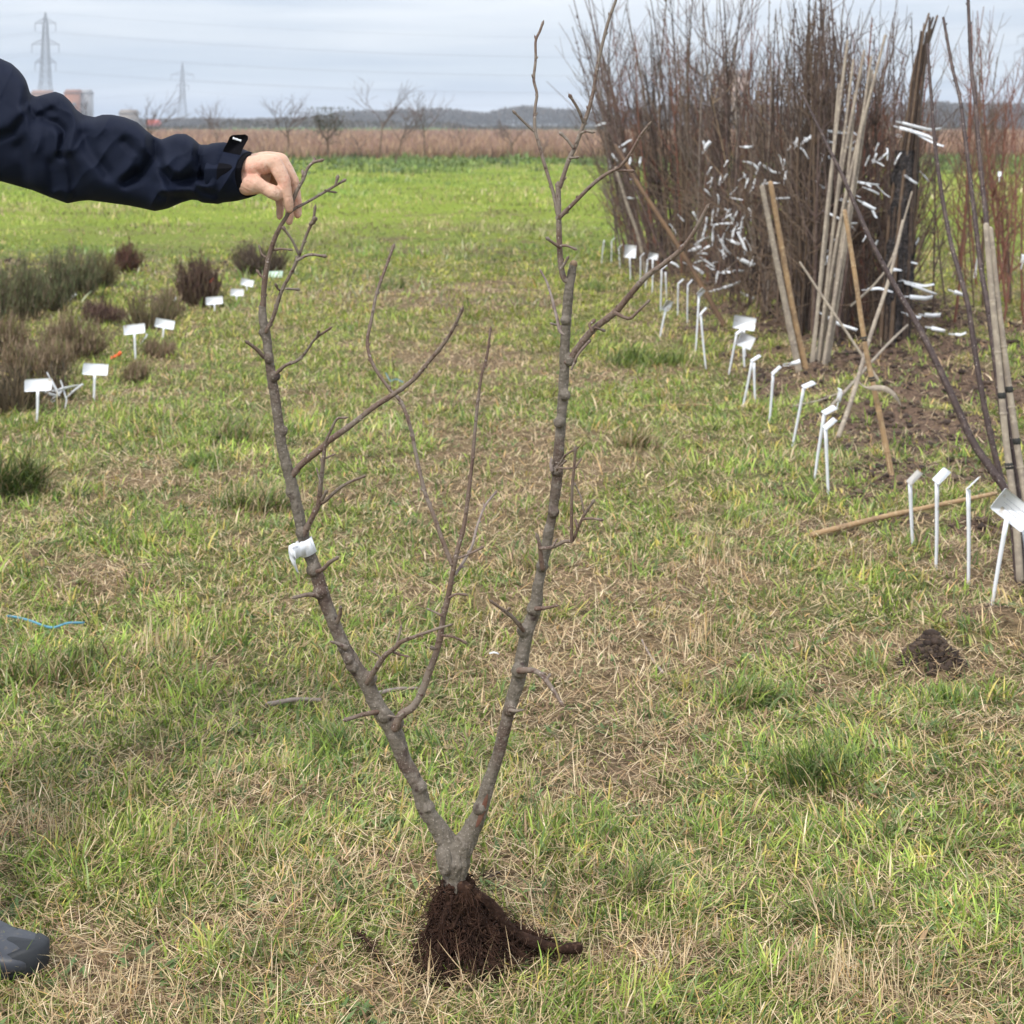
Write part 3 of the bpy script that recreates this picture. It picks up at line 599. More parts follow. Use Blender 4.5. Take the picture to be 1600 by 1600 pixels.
# the thin middle limb and its three shoots
branch([(617, 1138), (627, 1117), (645, 1105), (659, 1082), (670, 1051), (682, 1019), (689, 988), (693, 962), (699, 939), (705, 907), (709, 887), (712, 872)], 15, 9, 2.63, 2.60,
       subs=[([(702, 934), (713, 928), (724, 929)], 5, 4, 2.60), ([(690, 962), (681, 957), (672, 953)], 5, 3, 2.60), ([(691, 993), (708, 995), (725, 1003)], 5, 4, 2.60), ([(681, 1014), (676, 1013)], 5, 5, 2.6), ([(632, 1113), (622, 1120), (612, 1119)], 5, 3, 2.6)], buds=.6)
branch([(706, 882), (693, 849), (679, 809), (663, 766), (649, 705), (642, 670), (627, 629), (608, 607), (583, 570), (574, 536), (580, 501), (589, 457), (602, 420), (614, 387)], 8, 5.5, 2.60, 2.72)
branch([(711, 874), (716, 855), (725, 821), (732, 772), (738, 720), (745, 642), (752, 589), (760, 560), (766, 518)], 8.5, 4.5, 2.60, 2.62, subs=[([(717, 872), (734, 865), (751, 857)], 5, 4, 2.59)])
branch([(712, 897), (728, 872), (738, 852), (745, 824), (757, 792), (772, 772)], 5.5, 4, 2.61, 2.67, 'palet', label='pale grey shoot')
# right limb
branch([(889, 440), (882, 436), (877, 419), (874, 380), (873, 333), (872, 291)], 11, 9.5, 2.60, 2.60, subs=[([(875, 387), (865, 380), (857, 374)], 6, 5, 2.59), ([(875, 384), (886, 384), (896, 388)], 5, 4, 2.59), ([(877, 420), (884, 409), (886, 405)], 6, 4, 2.59)], buds=.5)
branch([(875, 292), (888, 252), (899, 229), (909, 202), (919, 174), (927, 143), (934, 101), (946, 50), (954, 23), (963, -2), (968, -30)], 8.5, 5, 2.60, 2.58,
       subs=[([(911, 190), (903, 170), (892, 152)], 5.5, 5, 2.59), ([(895, 230), (886, 218), (878, 210)], 5.5, 5, 2.59), ([(908, 208), (916, 205), (923, 206)], 5, 4, 2.59), ([(891, 247), (901, 246)], 5, 4, 2.59)])
branch([(871, 334), (865, 303), (853, 264), (843, 229), (836, 202), (836, 170), (839, 147), (834, 124), (837, 93), (837, 64), (843, 50), (847, 39)], 7, 4.5, 2.60, 2.64,
       subs=[([(834, 205), (818, 190), (805, 177)], 5, 4, 2.62)], m='twig')
branch([(874, 340), (896, 318), (923, 291), (946, 273), (969, 260), (985, 240), (1000, 213), (1013, 196)], 8, 4.5, 2.59, 2.52, subs=[([(965, 266), (985, 267)], 5, 4.5, 2.55)])
branch([(881, 522), (875, 517), (870, 496), (861, 461), (854, 440), (847, 427)], 7, 3.5, 2.60, 2.62, 'palet', subs=[([(870, 508), (863, 506)], 4, 3, 2.61)], label='dead pale twig')
branch([(886, 565), (892, 560), (907, 539), (927, 515), (961, 488), (981, 465), (1008, 434), (1039, 411), (1066, 388), (1086, 360), (1105, 325)], 14, 6.5, 2.60, 2.48,
       subs=[([(961, 489), (983, 498), (996, 487), (1011, 473)], 7, 4, 2.54, 2.53), ([(893, 577), (903, 554), (919, 535)], 4, 5, 2.57, 2.58), ([(925, 517), (921, 508), (926, 503)], 6, 5, 2.56), ([(930, 512), (942, 516)], 5, 4, 2.56)])
branch([(848, 888), (845, 868), (843, 850), (840, 840)], 10, 6.5, 2.595, 2.585, buds=.3,
       subs=[([(844, 857), (863, 855), (882, 846), (895, 844), (904, 823), (912, 806), (926, 785)], 7, 4.5, 2.585, 2.54), ([(893, 846), (893, 812), (894, 763), (897, 730), (899, 703)], 6, 4.5, 2.56, 2.54),
             ([(911, 811), (924, 810), (937, 812)], 5, 4, 2.55), ([(912, 800), (908, 778), (899, 758)], 3.5, 2.5, 2.55), ([(897, 732), (902, 726), (906, 720)], 4, 3, 2.55), ([(902, 824), (900, 816)], 5, 4, 2.55), ([(863, 854), (868, 846)], 4, 3, 2.57)])
branch([(870, 735), (882, 713), (900, 701)], 5, 3, 2.59, 2.56, buds=.5, subs=[([(874, 731), (885, 732), (896, 731)], 4, 3, 2.57), ([(870, 733), (882, 722)], 4, 3, 2.58)])
branch([(862, 735), (860, 724), (861, 722)], 7, 5, 2.60, 2.60, 'palet', buds=0)
branch([(818, 985), (802, 966), (789, 955), (769, 941)], 8, 5, 2.61, 2.57, subs=[([(790, 957), (795, 952)], 6, 4, 2.59)])
branch([(838, 951), (852, 950), (867, 947)], 9, 4, 2.61, 2.59)
branch([(811, 1048), (830, 1047), (844, 1053), (857, 1068), (868, 1084), (876, 1097)], 12, 6, 2.60, 2.56, buds=.6, subs=[([(853, 1062), (858, 1056)], 5, 4, 2.58)], label='pale downward-curving spur')
branch([(797, 1110), (807, 1111), (813, 1110)], 8, 4, 2.61, 2.6, buds=0)
# roots
rb = P(712, 1395, YT); R0 = np.array([rb[0], YT + .02, 0])
mb = MB(); C0 = lambda z: np.array([rb[0] + .004 + .10 * max(.10 - z, 0) ** 1.2 * 3, YT])     # axis of the mass leans right towards the foot
env = lambda z, a: np.interp(z, [0, .018, .042, .075, .105, .134], [.090, .082, .058, .039, .030, .023]) * (1 + .20 * math.cos(a) * (z < .07) + .22 * math.sin(3 * a + 1 + z * 20) + .16 * math.sin(5 * a + z * 50))
for i in range(105):
    z = U(.0, .128); a = U(0, 6.283); e_ = env(z, a) * U(.1, .80) * (.5 if z < .06 else .9); c_ = C0(z); p0 = np.array([c_[0] + math.cos(a) * e_, c_[1] + math.sin(a) * e_ * .85, z])
    if z < .065 and (U(0, 1) < .5 or (math.cos(a) > .1 and U(0, 1) < .7)): continue
    tube(mb, [p0, p0 + np.array([math.cos(a) * .006, math.sin(a) * .006, -U(.006, .02)])], U(.007, .015), 8)
me = remesh(mb, .0028, 'root_crown', 0); v = getco(me); no = getno(me); v[:, 2] = np.maximum(v[:, 2], -.004)
v += no * ((fbm(v[:, 0] * 2 + v[:, 1], v[:, 2] + v[:, 1], 75, 301, 3) - .5) * .016 + (fbm(v[:, 0] + v[:, 1], v[:, 2] * 1.4, 260, 305, 2) - .5) * .007)[:, None]; setco(me, v); me.materials.append(M['rootsoil'])
rc = link('root_crown', me, tree)
mb = MB()
def strand(z, a, rad, down, L, r0, wob, n=10):
    """a fibre that crawls over the mass: mostly downwards, wandering sideways, curling"""
    p = []; step = L / n; ph_ = U(-1, 1); rr_ = rad
    for i in range(n + 1):
        e_ = env(max(z, 0), a) * rr_; c_ = C0(z); p.append([c_[0] + math.cos(a) * e_, c_[1] + math.sin(a) * e_ * .88, max(z, .0015)])
        ph_ += rng.normal(0, wob); z -= step * (down + .5 * math.cos(ph_ * 2)) ; a += step / max(e_, .02) * math.sin(ph_) * 1.0; rr_ = min(max(rr_ + rng.normal(0, .045), .6), 1.28)
        if z < 0: z = U(0, .004); rr_ += .05
    tube(mb, spline(np.array(p), n * 2), np.linspace(r0, r0 * .5, n * 2), 4, False)
for i in range(380): strand(U(.02, .136), U(0, 6.283), U(.85, 1.1), U(.4, 1.0), U(.04, .12), U(.0006, .0015), .5)
for i in range(300): strand(U(.0, .07), U(0, 6.283), U(.7, 1.22), U(-.1, .5), U(.03, .09), U(.0005, .0011), .9)
for i in range(46): strand(U(.05, .134), U(0, 6.283), U(.85, 1.0), U(.8, 1.0), U(.06, .12), U(.0020, .0036), .25)
for i in range(190):       # stray fibres standing off
    z = U(.02, .13); a = U(0, 6.283); e_ = env(z, a); c_ = C0(z); b_ = np.array([c_[0] + math.cos(a) * e_ * .9, c_[1] + math.sin(a) * e_ * .8, z]); d = np.array([math.cos(a), math.sin(a), U(-.9, .4)]) * U(.012, .06)
    q = [b_, b_ + d * .4 + rng.normal(0, .004, 3), b_ + d * .8 + rng.normal(0, .006, 3), b_ + d + rng.normal(0, .006, 3) - [0, 0, .008]]; q = np.array(q); q[:, 2] = np.maximum(q[:, 2], .002); tube(mb, spline(q, 9), .0005, 4, False)
for i in range(330):      # hanging curtain of fibres off the long right root
    t = U(0, 1); p0 = np.array([*P(740 + 125 * t, 1402 + 78 * t ** .8, 2.655)]); L = max(p0[2] - U(0, .02), .02) * U(.4, 1)
    d = np.array([U(-.03, .03), U(-.03, .02), -1]) * L
    p_ = np.array([p0, p0 + d * .3 + rng.normal(0, .008, 3), p0 + d * .65 + rng.normal(0, .012, 3), p0 + d + rng.normal(0, .014, 3)]); p_[:, 2] = np.maximum(p_[:, 2], .003)
    tube(mb, spline(p_, 9), np.linspace(.0009, .0004, 9), 4, False)
for i in range(320):      # soil grains caught in the fibres
    z = U(.0, .13); a = U(0, 6.283); e_ = env(z, a) * U(.8, 1.1); c_ = C0(z); b_ = np.array([c_[0] + math.cos(a) * e_, c_[1] + math.sin(a) * e_ * .88, z + .002]); tube(mb, [b_, b_ + U(-.002, .002, 3)], U(.0012, .0035), 5, True, None, .3)
fr = mb.build('fine_roots', M['root'], rc)
def root(pts, w0, w1, y0, y1):
    mb = MB(); q_, r_ = bark_tube(mb, pts, w0, w1, y0, y1, 10, .22)
    for i in range(230):
        k = rng.integers(0, len(q_)); d = rng.normal(0, 1, 3); d[2] = -abs(d[2]) * .6; d /= np.linalg.norm(d)
        L_ = U(.006, .022); e = q_[k] + d * (r_[k] + L_); e[2] = max(e[2], .002); tube(mb, spline([q_[k], (q_[k] + e) / 2 + rng.normal(0, .003, 3), e], 5), .0005, 4, False)
    return mb.build('root', M['root'], rc)
root([(722, 1385), (742, 1396), (765, 1412), (787, 1440), (812, 1462), (837, 1474), (864, 1480), (884, 1482), (903, 1481)], 21, 18, 2.625, 2.622)
root([(720, 1400), (745, 1425), (770, 1455), (800, 1478), (830, 1500)], 10, 4, 2.62, 2.61)
root([(700, 1390), (680, 1420), (668, 1450), (655, 1480), (640, 1512)], 9, 3, 2.64, 2.62)
root([(625, 1526), (612, 1518), (600, 1505), (581, 1480), (566, 1462), (558, 1458)], 6, 4, 2.60, 2.66)
root([(705, 1400), (690, 1450), (685, 1500), (690, 1530)], 13, 6, 2.62, 2.58)
root([(718, 1400), (728, 1450), (735, 1500), (745, 1530)], 13, 5, 2.63, 2.59)
root([(712, 1395), (700, 1450), (672, 1500), (660, 1528)], 11, 4, 2.66, 2.60)
setloc(tree, (rb[0], YT, 0))

# label wrapped round the left limb
def ribbon(mb, pts, wdir, w, th=.0006, c=None):
    pts = np.asarray(pts, float); n = len(pts); w = np.broadcast_to(np.asarray(w, float), (n,)); T = np.gradient(pts, axis=0)
    wd = np.broadcast_to(np.asarray(wdir, float), (n, 3)); wd = wd / np.linalg.norm(wd, axis=1)[:, None]
    nn = np.cross(T, wd); nn /= np.linalg.norm(nn, axis=1)[:, None] + 1e-9
    v = []
    for s in (-1, 1):
        for d in (-1, 1): v.append(pts + wd * (w * s / 2)[:, None] + nn * th * d / 2)
    v = np.stack(v, 1).reshape(-1, 3)   # order: (-,-),(-,+),(+,-),(+,+)
    q = []
    for i in range(n - 1):
        a, b = i * 4, i * 4 + 4
        q += [(a, b, b + 2, a + 2), (a + 1, a + 3, b + 3, b + 1), (a, a + 1, b + 1, b), (a + 2, b + 2, b + 3, a + 3)]
    q += [(0, 2, 3, 1), ((n - 1) * 4, (n - 1) * 4 + 1, (n - 1) * 4 + 3, (n - 1) * 4 + 2)]
    mb.add(v, q, None, c)
wt = thing('tree_tag', 'crumpled white plastic tag wrapped round the left limb of the held tree', 'tag')
mb = MB(); c0 = P(478, 855, 2.653); ax = P(484, 872, 2.653) - P(472, 838, 2.653); ax /= np.linalg.norm(ax); u = np.cross(ax, [0, 1, 0]); u /= np.linalg.norm(u); vv = np.array([0, 1.0, 0])
ring = [c0 + .0125 * (u * math.cos(a) + vv * math.sin(a)) * (1 + .10 * math.sin(3 * a) + .05 * math.sin(7 * a)) for a in np.linspace(-.3, 5.9, 28)]
ribbon(mb, ring, ax, .025, .0008)
mb.build('band', M['plastic'], wt, smooth=False)
mb = MB(); TS = [((476, 846), (478, 868), 2.634), ((470, 846.5), (473, 868), 2.630), ((466, 850), (470, 869), 2.626), ((459, 848.5), (464, 873), 2.619), ((451, 853), (462.5, 873.5), 2.616), ((450.5, 862), (462, 875), 2.620), ((453, 873), (462, 879), 2.616), ((457.5, 883), (464, 886), 2.622), ((464, 894), (466.5, 894.5), 2.628)]
V_ = []
for a_, b_, y_ in TS: V_ += [P(*a_, y_), P(*b_, y_ + .003), P(*a_, y_) + [0, .0009, 0], P(*b_, y_ + .003) + [0, .0009, 0]]
qq = []
for i in range(len(TS) - 1): a = i * 4; b = a + 4; qq += [(a, a + 1, b + 1, b), (a + 2, b + 2, b + 3, a + 3), (a, b, b + 2, a + 2), (a + 1, a + 3, b + 3, b + 1)]
mb.add(V_, qq)
tl = mb.build('loose_tail', M['plastic'], wt, smooth=False)
mb = MB()
for k in range(2):
    pz_ = -3 + k * 2.2; box(mb, P(461, 857 + pz_ * .8, 2.6165), [(.97, 0, .15), (0, 1, 0), (-.15, 0, .97)], (.0045, .0003, .0003))
mb.build('pencil_marks', M['ink'], tl)
setloc(wt, c0)

# ------------------------------------------------------------------ person
pers = thing('person', 'person in a navy softshell jacket reaching in from the left to hold the tree', 'person')
mb = MB()
def fl(pts, rs, seg=14, f=1.0, mbx=None):
    n = max(8, len(pts) * 5); q = spline(np.array(pts), n); r = np.interp(np.linspace(0, 1, n), np.linspace(0, 1, len(rs)), rs); tube(mbx if mbx is not None else mb, q, r, seg, True, None, 0, f)
S = 1 / 985.0
def HP(px, py, Y): return P(px, py, Y)
# wrist and the back of the hand (one tube per metacarpal)
fl([HP(335, 275, 2.672), HP(362, 273, 2.664), HP(380, 271, 2.660), HP(395, 270, 2.658)], [22 * S, 27 * S, 30 * S, 27 * S])
fl([HP(374, 268, 2.656), HP(392, 263, 2.645), HP(412, 257, 2.639), HP(428, 255, 2.640)], [20 * S, 20 * S, 17 * S, 14.5 * S])
fl([HP(368, 264, 2.662), HP(395, 258, 2.660), HP(418, 252, 2.662), HP(438, 252, 2.664)], [22 * S, 19 * S, 16.5 * S, 14 * S])
fl([HP(368, 264, 2.680), HP(395, 261, 2.682), HP(415, 260, 2.686), HP(430, 262, 2.688)], [20 * S, 18 * S, 15 * S, 13 * S])
fl([HP(366, 270, 2.692), HP(390, 270, 2.698), HP(408, 272, 2.704), HP(420, 275, 2.706)], [18 * S, 16 * S, 14 * S, 12 * S])
fl([HP(378, 279, 2.660), HP(395, 283, 2.660), HP(410, 276, 2.664)], [24 * S, 20 * S, 15 * S])
# thumb: ball, two phalanges
fl([HP(376, 281, 2.652), HP(388, 286, 2.640), HP(404, 289, 2.630)], [19 * S, 20 * S, 15 * S])
fl([HP(402, 287, 2.628), HP(414, 293, 2.626), HP(423, 298, 2.625)], [14.5 * S, 11.5 * S, 11 * S])
fl([HP(421, 297, 2.625), HP(429, 302, 2.624), HP(432, 306, 2.626)], [11.2 * S, 11.6 * S, 9 * S])
# fingers: knuckle, middle joint, end joint, tip
def finger(a, b, c, d, r):
    fl([a, a * .5 + b * .5, b], [r[0], r[0] * .92, r[1]]); fl([b, b * .5 + c * .5, c], [r[1], r[1] * .9, r[2]]); fl([c, c * .5 + d * .5, d], [r[2], r[2] * .97, r[3]])
finger(HP(428, 255, 2.640), HP(444, 283, 2.634), HP(449, 309, 2.634), HP(452, 327, 2.637), np.array([14.0, 10.5, 8.8, 6.6]) * S)
finger(HP(438, 251, 2.664), HP(459, 285, 2.664), HP(464, 314, 2.666), HP(465, 336, 2.667), np.array([13.0, 9.4, 8.0, 6.2]) * S)
finger(HP(430, 262, 2.688), HP(449, 296, 2.690), HP(453, 326, 2.684), HP(452, 347, 2.678), np.array([12.0, 8.8, 7.5, 5.8]) * S)
finger(HP(420, 275, 2.704), HP(435, 300, 2.706), HP(438, 322, 2.698), HP(437, 339, 2.690), np.array([10.5, 8, 6.6, 5.2]) * S)
hand = remesh(mb, .0018, 'hand', 5)
v = getco(hand); no = getno(hand)
# knuckle creases, tendons, web folds
pxx = 800 + v[:, 0] / v[:, 1] * F; pyy = HY + (H - v[:, 2]) / v[:, 1] * F
d = np.zeros(len(v))
def crease(x0, y0, x1, y1, wd, dep, ymax=2.66):
    global d
    ex, ey = x1 - x0, y1 - y0; L2 = ex * ex + ey * ey; t = np.clip(((pxx - x0) * ex + (pyy - y0) * ey) / L2, 0, 1)
    dist = np.hypot(pxx - x0 - t * ex, pyy - y0 - t * ey); d -= 1.3 * dep * np.exp(-(dist / wd) ** 2) * (v[:, 1] < ymax) * np.sin(np.pi * np.clip(t, .08, .92)) ** .5
crease(399, 265, 424, 287, 2.2, .0022); crease(404, 262, 411, 276, 1.4, .0011); crease(409, 258, 416, 274, 1.3, .0012); crease(414, 256, 421, 273, 1.5, .0014); crease(418, 262, 430, 284, 2.0, .0016)
crease(437, 288, 452, 284, 1.2, .0007); crease(438, 285, 451, 280, 1.0, .0005); crease(443, 310, 456, 308, 1.0, .0006); crease(452, 290, 466, 288, 1.2, .0006, 2.7)
crease(416, 288, 412, 300, 1.2, .0007); crease(419, 288, 416, 302, 1.0, .0006); crease(374, 292, 392, 301, 1.3, .0007); crease(378, 285, 390, 296, 1.2, .0005)
d += .0006 * (fbm(v[:, 0] * 90, v[:, 2] * 90 + v[:, 1] * 50, 1, 401, 2) - .5)
v += no * d[:, None]; setco(hand, v)
# body: torso, neck, head, legs, other arm (built coarser, joined into the same mesh)
mb = MB(); bc = np.array([-1.26, 2.92])
fw = np.array([.72, -.69, 0]); lf = np.array([.69, .72, 0]); B = np.array([bc[0], bc[1], 0]); up = np.array([0, 0, 1.0])
def bp(f_, l_, z_): return B + fw * f_ + lf * l_ + up * z_
fl([bp(0, 0, .92), bp(.01, 0, 1.08), bp(.01, 0, 1.25), bp(-.01, 0, 1.38)], [.145, .125, .145, .12], 20)
fl([bp(-.01, -.15, 1.39), bp(-.01, 0, 1.42), bp(-.01, .15, 1.39)], [.065, .075, .065])
fl([bp(-.015, 0, 1.40), bp(.0, 0, 1.50), bp(.01, 0, 1.55)], [.062, .055, .056])
fl([bp(.02, 0, 1.575), bp(.01, 0, 1.63), bp(-.01, 0, 1.68)], [.068, .082, .078], 20); fl([bp(.07, 0, 1.56), bp(.08, 0, 1.66)], [.038, .042])
fl([bp(.112, 0, 1.655), bp(.132, 0, 1.617)], [.010, .015]); fl([bp(.105, -.022, 1.578), bp(.112, 0, 1.578), bp(.105, .022, 1.578)], [.009, .012, .009]); fl([bp(.09, 0, 1.53), bp(.085, 0, 1.545)], [.025, .03])
for s in (-1, 1):
    fl([bp(.0, s * .082, 1.645), bp(.0, s * .086, 1.60)], [.017, .012], 10)
    fl([bp(.103, s * .018, 1.652), bp(.10, s * .05, 1.652)], [.010, .010], 8)
# arm that reaches (inside the sleeve), other arm hanging
SH = bp(-.01, .17, 1.37); fl([SH, HP(-150, 185, 2.96), HP(60, 225, 2.82), HP(200, 268, 2.745), HP(300, 274, 2.70), HP(345, 275, 2.675)], [.048, .040, .026, .022, .020, .024])
fl([bp(-.01, -.18, 1.38), bp(-.02, -.24, 1.12), bp(.06, -.25, .88)], [.055, .045, .03]); fl([bp(.06, -.25, .88), bp(.08, -.25, .82), bp(.085, -.25, .78)], [.03, .034, .025])
for k in range(4): fl([bp(.055 + .018 * k, -.25, .79), bp(.06 + .018 * k, -.245, .745), bp(.055 + .018 * k, -.235, .71)], [.010, .009, .007], 8)
fl([bp(.11, -.24, .84), bp(.125, -.23, .80), bp(.125, -.225, .765)], [.014, .011, .009], 8)
toe = np.array([-.738, 2.592, .0]); fd = np.array([.93, -.36, 0]); ank = toe - fd * .22
fl([bp(0, .09, .92), np.array([-1.10, 2.82, .50]), ank + [0, 0, .10]], [.095, .062, .045]); ank2 = bp(-.05, -.12, 0)
fl([bp(0, -.09, .92), bp(0, -.11, .50), ank2 + [0, 0, .10]], [.095, .062, .045])
for a_, f_ in ((ank, fd), (ank2, fw)): fl([a_ + [0, 0, .10], a_ + [0, 0, .045], a_ + f_ * .05 + [0, 0, .038], a_ + f_ * .14 + [0, 0, .028]], [.034, .030, .022, .015])
body = remesh(mb, .006, 'body', 3)
bmv = []
import bmesh
bm = bmesh.new(); bm.from_mesh(hand); bm.from_mesh(body); bme = bpy.data.meshes.new('body'); bm.to_mesh(bme); bm.free()
bme.polygons.foreach_set('use_smooth', np.ones(len(bme.polygons), bool)); bme.materials.append(M['skin']); bo = link('body', bme, pers)
# nails
def nail(p, T, nrm, w, l):
    T = np.array(T, float); T /= np.linalg.norm(T); nrm = np.array(nrm, float); nrm -= T * nrm.dot(T); nrm /= np.linalg.norm(nrm); s_ = np.cross(T, nrm)
    m_ = MB(); V_ = []
    for i in range(6):
        for j in range(7):
            a = (j / 6 - .5) * 1.5; y_ = (i / 5 - .5) * l; ww = w * (1 if i < 4 else .85); V_.append(p + T * y_ + s_ * math.sin(a) * ww * .62 + nrm * (math.cos(a) - 1) * ww * .6)
    m_.add(V_, [(i * 7 + j, i * 7 + j + 1, (i + 1) * 7 + j + 1, (i + 1) * 7 + j) for i in range(5) for j in range(6)]); m_.build('fingernail', M['nail'], bo)
nail(HP(456.2, 321, 2.6335), HP(454, 331, 2.636) - HP(452, 312, 2.634), (.85, -.5, 0), .009, .011)
nail(HP(471.0, 330, 2.666), HP(465, 339, 2.667) - HP(464, 318, 2.666), (.95, -.25, 0), .008, .010)
# eyes
for s in (-1, 1):
    m_ = MB(); tube(m_, [bp(.104, s * .032, 1.632), bp(.106, s * .032, 1.632)], .0105, 12); m_.build('eye', mat('eye_%d' % (s + 2), (.7, .7, .68), .2, .6), bo)
mb = MB()
fl([bp(-.03, 0, 1.70), bp(-.035, 0, 1.62), bp(-.045, 0, 1.56)], [.086, .088, .06], 18); fl([bp(.03, 0, 1.715), bp(-.03, 0, 1.715)], [.058, .07])
hm = remesh(mb, .006, 'hair', 2); v = getco(hm); no = getno(hm); v += no * ((fbm(v[:, 0] * 60, v[:, 1] * 60 + v[:, 2] * 20, 1, 88, 3) - .5) * .014)[:, None]; setco(hm, v); hm.materials.append(M['hair']); link('hair', hm, pers)
# trousers
mb = MB(); fl([bp(0, 0, .86), bp(0, 0, .98)], [.155, .155], 18)
fl([bp(0, .09, .92), np.array([-1.105, 2.825, .50]), ank + [-.02, .01, .19]], [.115, .085, .070]); fl([bp(0, -.09, .92), bp(0, -.11, .50), ank2 + [0, 0, .2]], [.115, .085, .068])
tm = remesh(mb, .008, 'trousers', 2); v = getco(tm); no = getno(tm); v += no * ((fbm(v[:, 0] * 12 + v[:, 1] * 8, v[:, 2] * 20, 1, 91, 3) - .5) * .03)[:, None]; setco(tm, v); tm.materials.append(M['trousers']); link('trousers', tm, pers)
# boots
def boot(a_, f_, knee_):
    s_ = np.cross(f_, up); V_ = []; n = 40; k = 28
    # ring sweep along the foot: height and half-width by station
    for i in range(n):
        t = i / (n - 1); x_ = -.075 + t * .30
        tt = np.clip((x_ - .225 + .045) / .045, 0, 1); e_ = math.sqrt(max(1 - tt ** 2.4, 0)); hb = np.interp(x_, [-.075, -.05, .04, .09, .14, .19, .215, .225], [.10, .20, .14, .070, .052, .049, .046, .041])
        wd_ = np.interp(x_, [-.075, -.04, .05, .13, .17, .225], [.028, .036, .038, .048, .049, .044])
        back = math.sqrt(max(1 - ((-.05 - x_) / .0255) ** 2, 0)) if x_ < -.05 else 1
        for j in range(k):
            a = 2 * math.pi * j / k; ca, sa = math.cos(a), math.sin(a); ca = math.copysign(abs(ca) ** .75, ca); sa2 = math.copysign(abs(sa) ** .7, sa)
            V_.append(a_ + f_ * x_ + s_ * wd_ * ca * (.12 + .88 * e_) * back + up * (.012 + (hb - .012) * .5 * (1 + sa2 * (.25 + .75 * e_))))
    m_ = MB(); m_.add(V_, [(i * k + j, i * k + (j + 1) % k, (i + 1) * k + (j + 1) % k, (i + 1) * k + j) for i in range(n - 1) for j in range(k)], [(0, m + 1, m) for m in range(1, k - 1)] + [((n - 1) * k, (n - 1) * k + m, (n - 1) * k + m + 1) for m in range(1, k - 1)])
    b_ = m_.build('boot', M['boot'], pers)
    m_ = MB(); kv = knee_ - (a_ + up * .10); kv /= np.linalg.norm(kv); fl([a_ + [0, 0, .075], a_ + up * .11 + kv * .03, a_ + up * .11 + kv * .15], [.052, .056, .058], 20, 1, m_); m_.build('shaft', M['boot'], b_)
    # sole with a raised toe bumper
    m_ = MB(); V_ = []; k = 48; prof = [(-.004, .93), (.0, 1.0), (.010, 1.04), (.022, 1.045), (.027, .97)]
    for zz, sc_ in prof:
        for j in range(k):
            a = 2 * math.pi * j / k; cx_, sy_ = math.cos(a), math.sin(a); xx = .075 + .152 * math.copysign(abs(cx_) ** .8, cx_); ww = np.interp(xx, [-.08, -.04, .04, .15, .2, .23], [.034, .038, .036, .050, .048, .042]) * math.copysign(abs(sy_) ** .75, sy_)
            lift = .026 * sm(xx, .15, .225) if zz > .01 else 0.006 * sm(xx, .17, .23)
            V_.append(a_ + f_ * (.075 + (xx - .075) * sc_) + s_ * ww * sc_ + up * (zz + lift + .003))
    m_.add(V_, [(i * k + j, i * k + (j + 1) % k, (i + 1) * k + (j + 1) % k, (i + 1) * k + j) for i in range(4) for j in range(k)], [(0, m + 1, m) for m in range(1, k - 1)] + [(4 * k, 4 * k + m, 4 * k + m + 1) for m in range(1, k - 1)])
    m_.build('sole', M['sole'], b_)
boot(ank, fd, np.array([-1.105, 2.825, .50])); boot(ank2, fw, bp(0, -.11, .50))
# jacket
mb = MB(); fl([bp(0, 0, .84), bp(0, 0, 1.0), bp(.01, 0, 1.2), bp(-.01, 0, 1.37)], [.175, .165, .175, .145], 22); fl([bp(-.01, -.17, 1.39), bp(-.01, 0, 1.42), bp(-.01, .16, 1.39)], [.085, .09, .085])
fl([bp(-.01, 0, 1.42), bp(0, 0, 1.50)], [.078, .075]); fl([bp(-.01, -.18, 1.38), bp(-.03, -.25, 1.12), bp(.055, -.26, .90)], [.085, .07, .05])
jm = remesh(mb, .008, 'jacket', 2); v = getco(jm); no = getno(jm); v += no * ((fbm(v[:, 0] * 7 + v[:, 1] * 6, v[:, 2] * 9, 1, 95, 3) - .5) * .04)[:, None]; setco(jm, v); jm.materials.append(M['jacket']); jk = link('jacket', jm, pers)
TOP = [(-330, 10), (-250, 20), (-150, 40), (-60, 66), (0, 91), (18, 99), (30, 110), (38, 120), (44, 132), (46, 146), (56, 151), (75, 146), (86, 143), (98, 147), (110, 158), (119, 171), (130, 179), (148, 183), (160, 179), (175, 179), (195, 183), (215, 191), (228, 203), (240, 213), (252, 218), (262, 214), (275, 209), (290, 209), (302, 216), (312, 226), (330, 226), (350, 224), (368, 229), (388, 237)]
BOT = [(-330, 330), (-250, 320), (-150, 300), (-60, 284), (0, 283), (50, 297), (80, 309), (105, 318), (125, 314), (140, 313), (170, 317), (200, 321), (220, 325), (242, 330), (262, 326), (285, 316), (300, 312), (320, 315), (345, 317), (370, 314), (388, 309)]
def arr(l): a = np.array(l, float); return a[:, 0], a[:, 1]
xs = np.concatenate([np.linspace(-330, -20, 60), np.linspace(-17, 388, 330)]); K = 150
tp = np.interp(xs, *arr(TOP)); bt = np.interp(xs, *arr(BOT))
ker = np.array([1, 4, 6, 4, 1.]) / 16
for _ in range(2): tp[2:-2] = np.convolve(tp, ker, 'valid'); bt[2:-2] = np.convolve(bt, ker, 'valid')
Yc = np.interp(xs, [-330, -150, 60, 200, 340, 388], [3.02, 2.94, 2.81, 2.725, 2.672, 2.664])
ry = np.interp(xs, [-330, 0, 120, 250, 330, 388], [.10, .088, .070, .060, .052, .050])
ph = np.linspace(0, 2 * np.pi, K, endpoint=False)
ct = (tp + bt) / 2; hr = (bt - tp) / 2
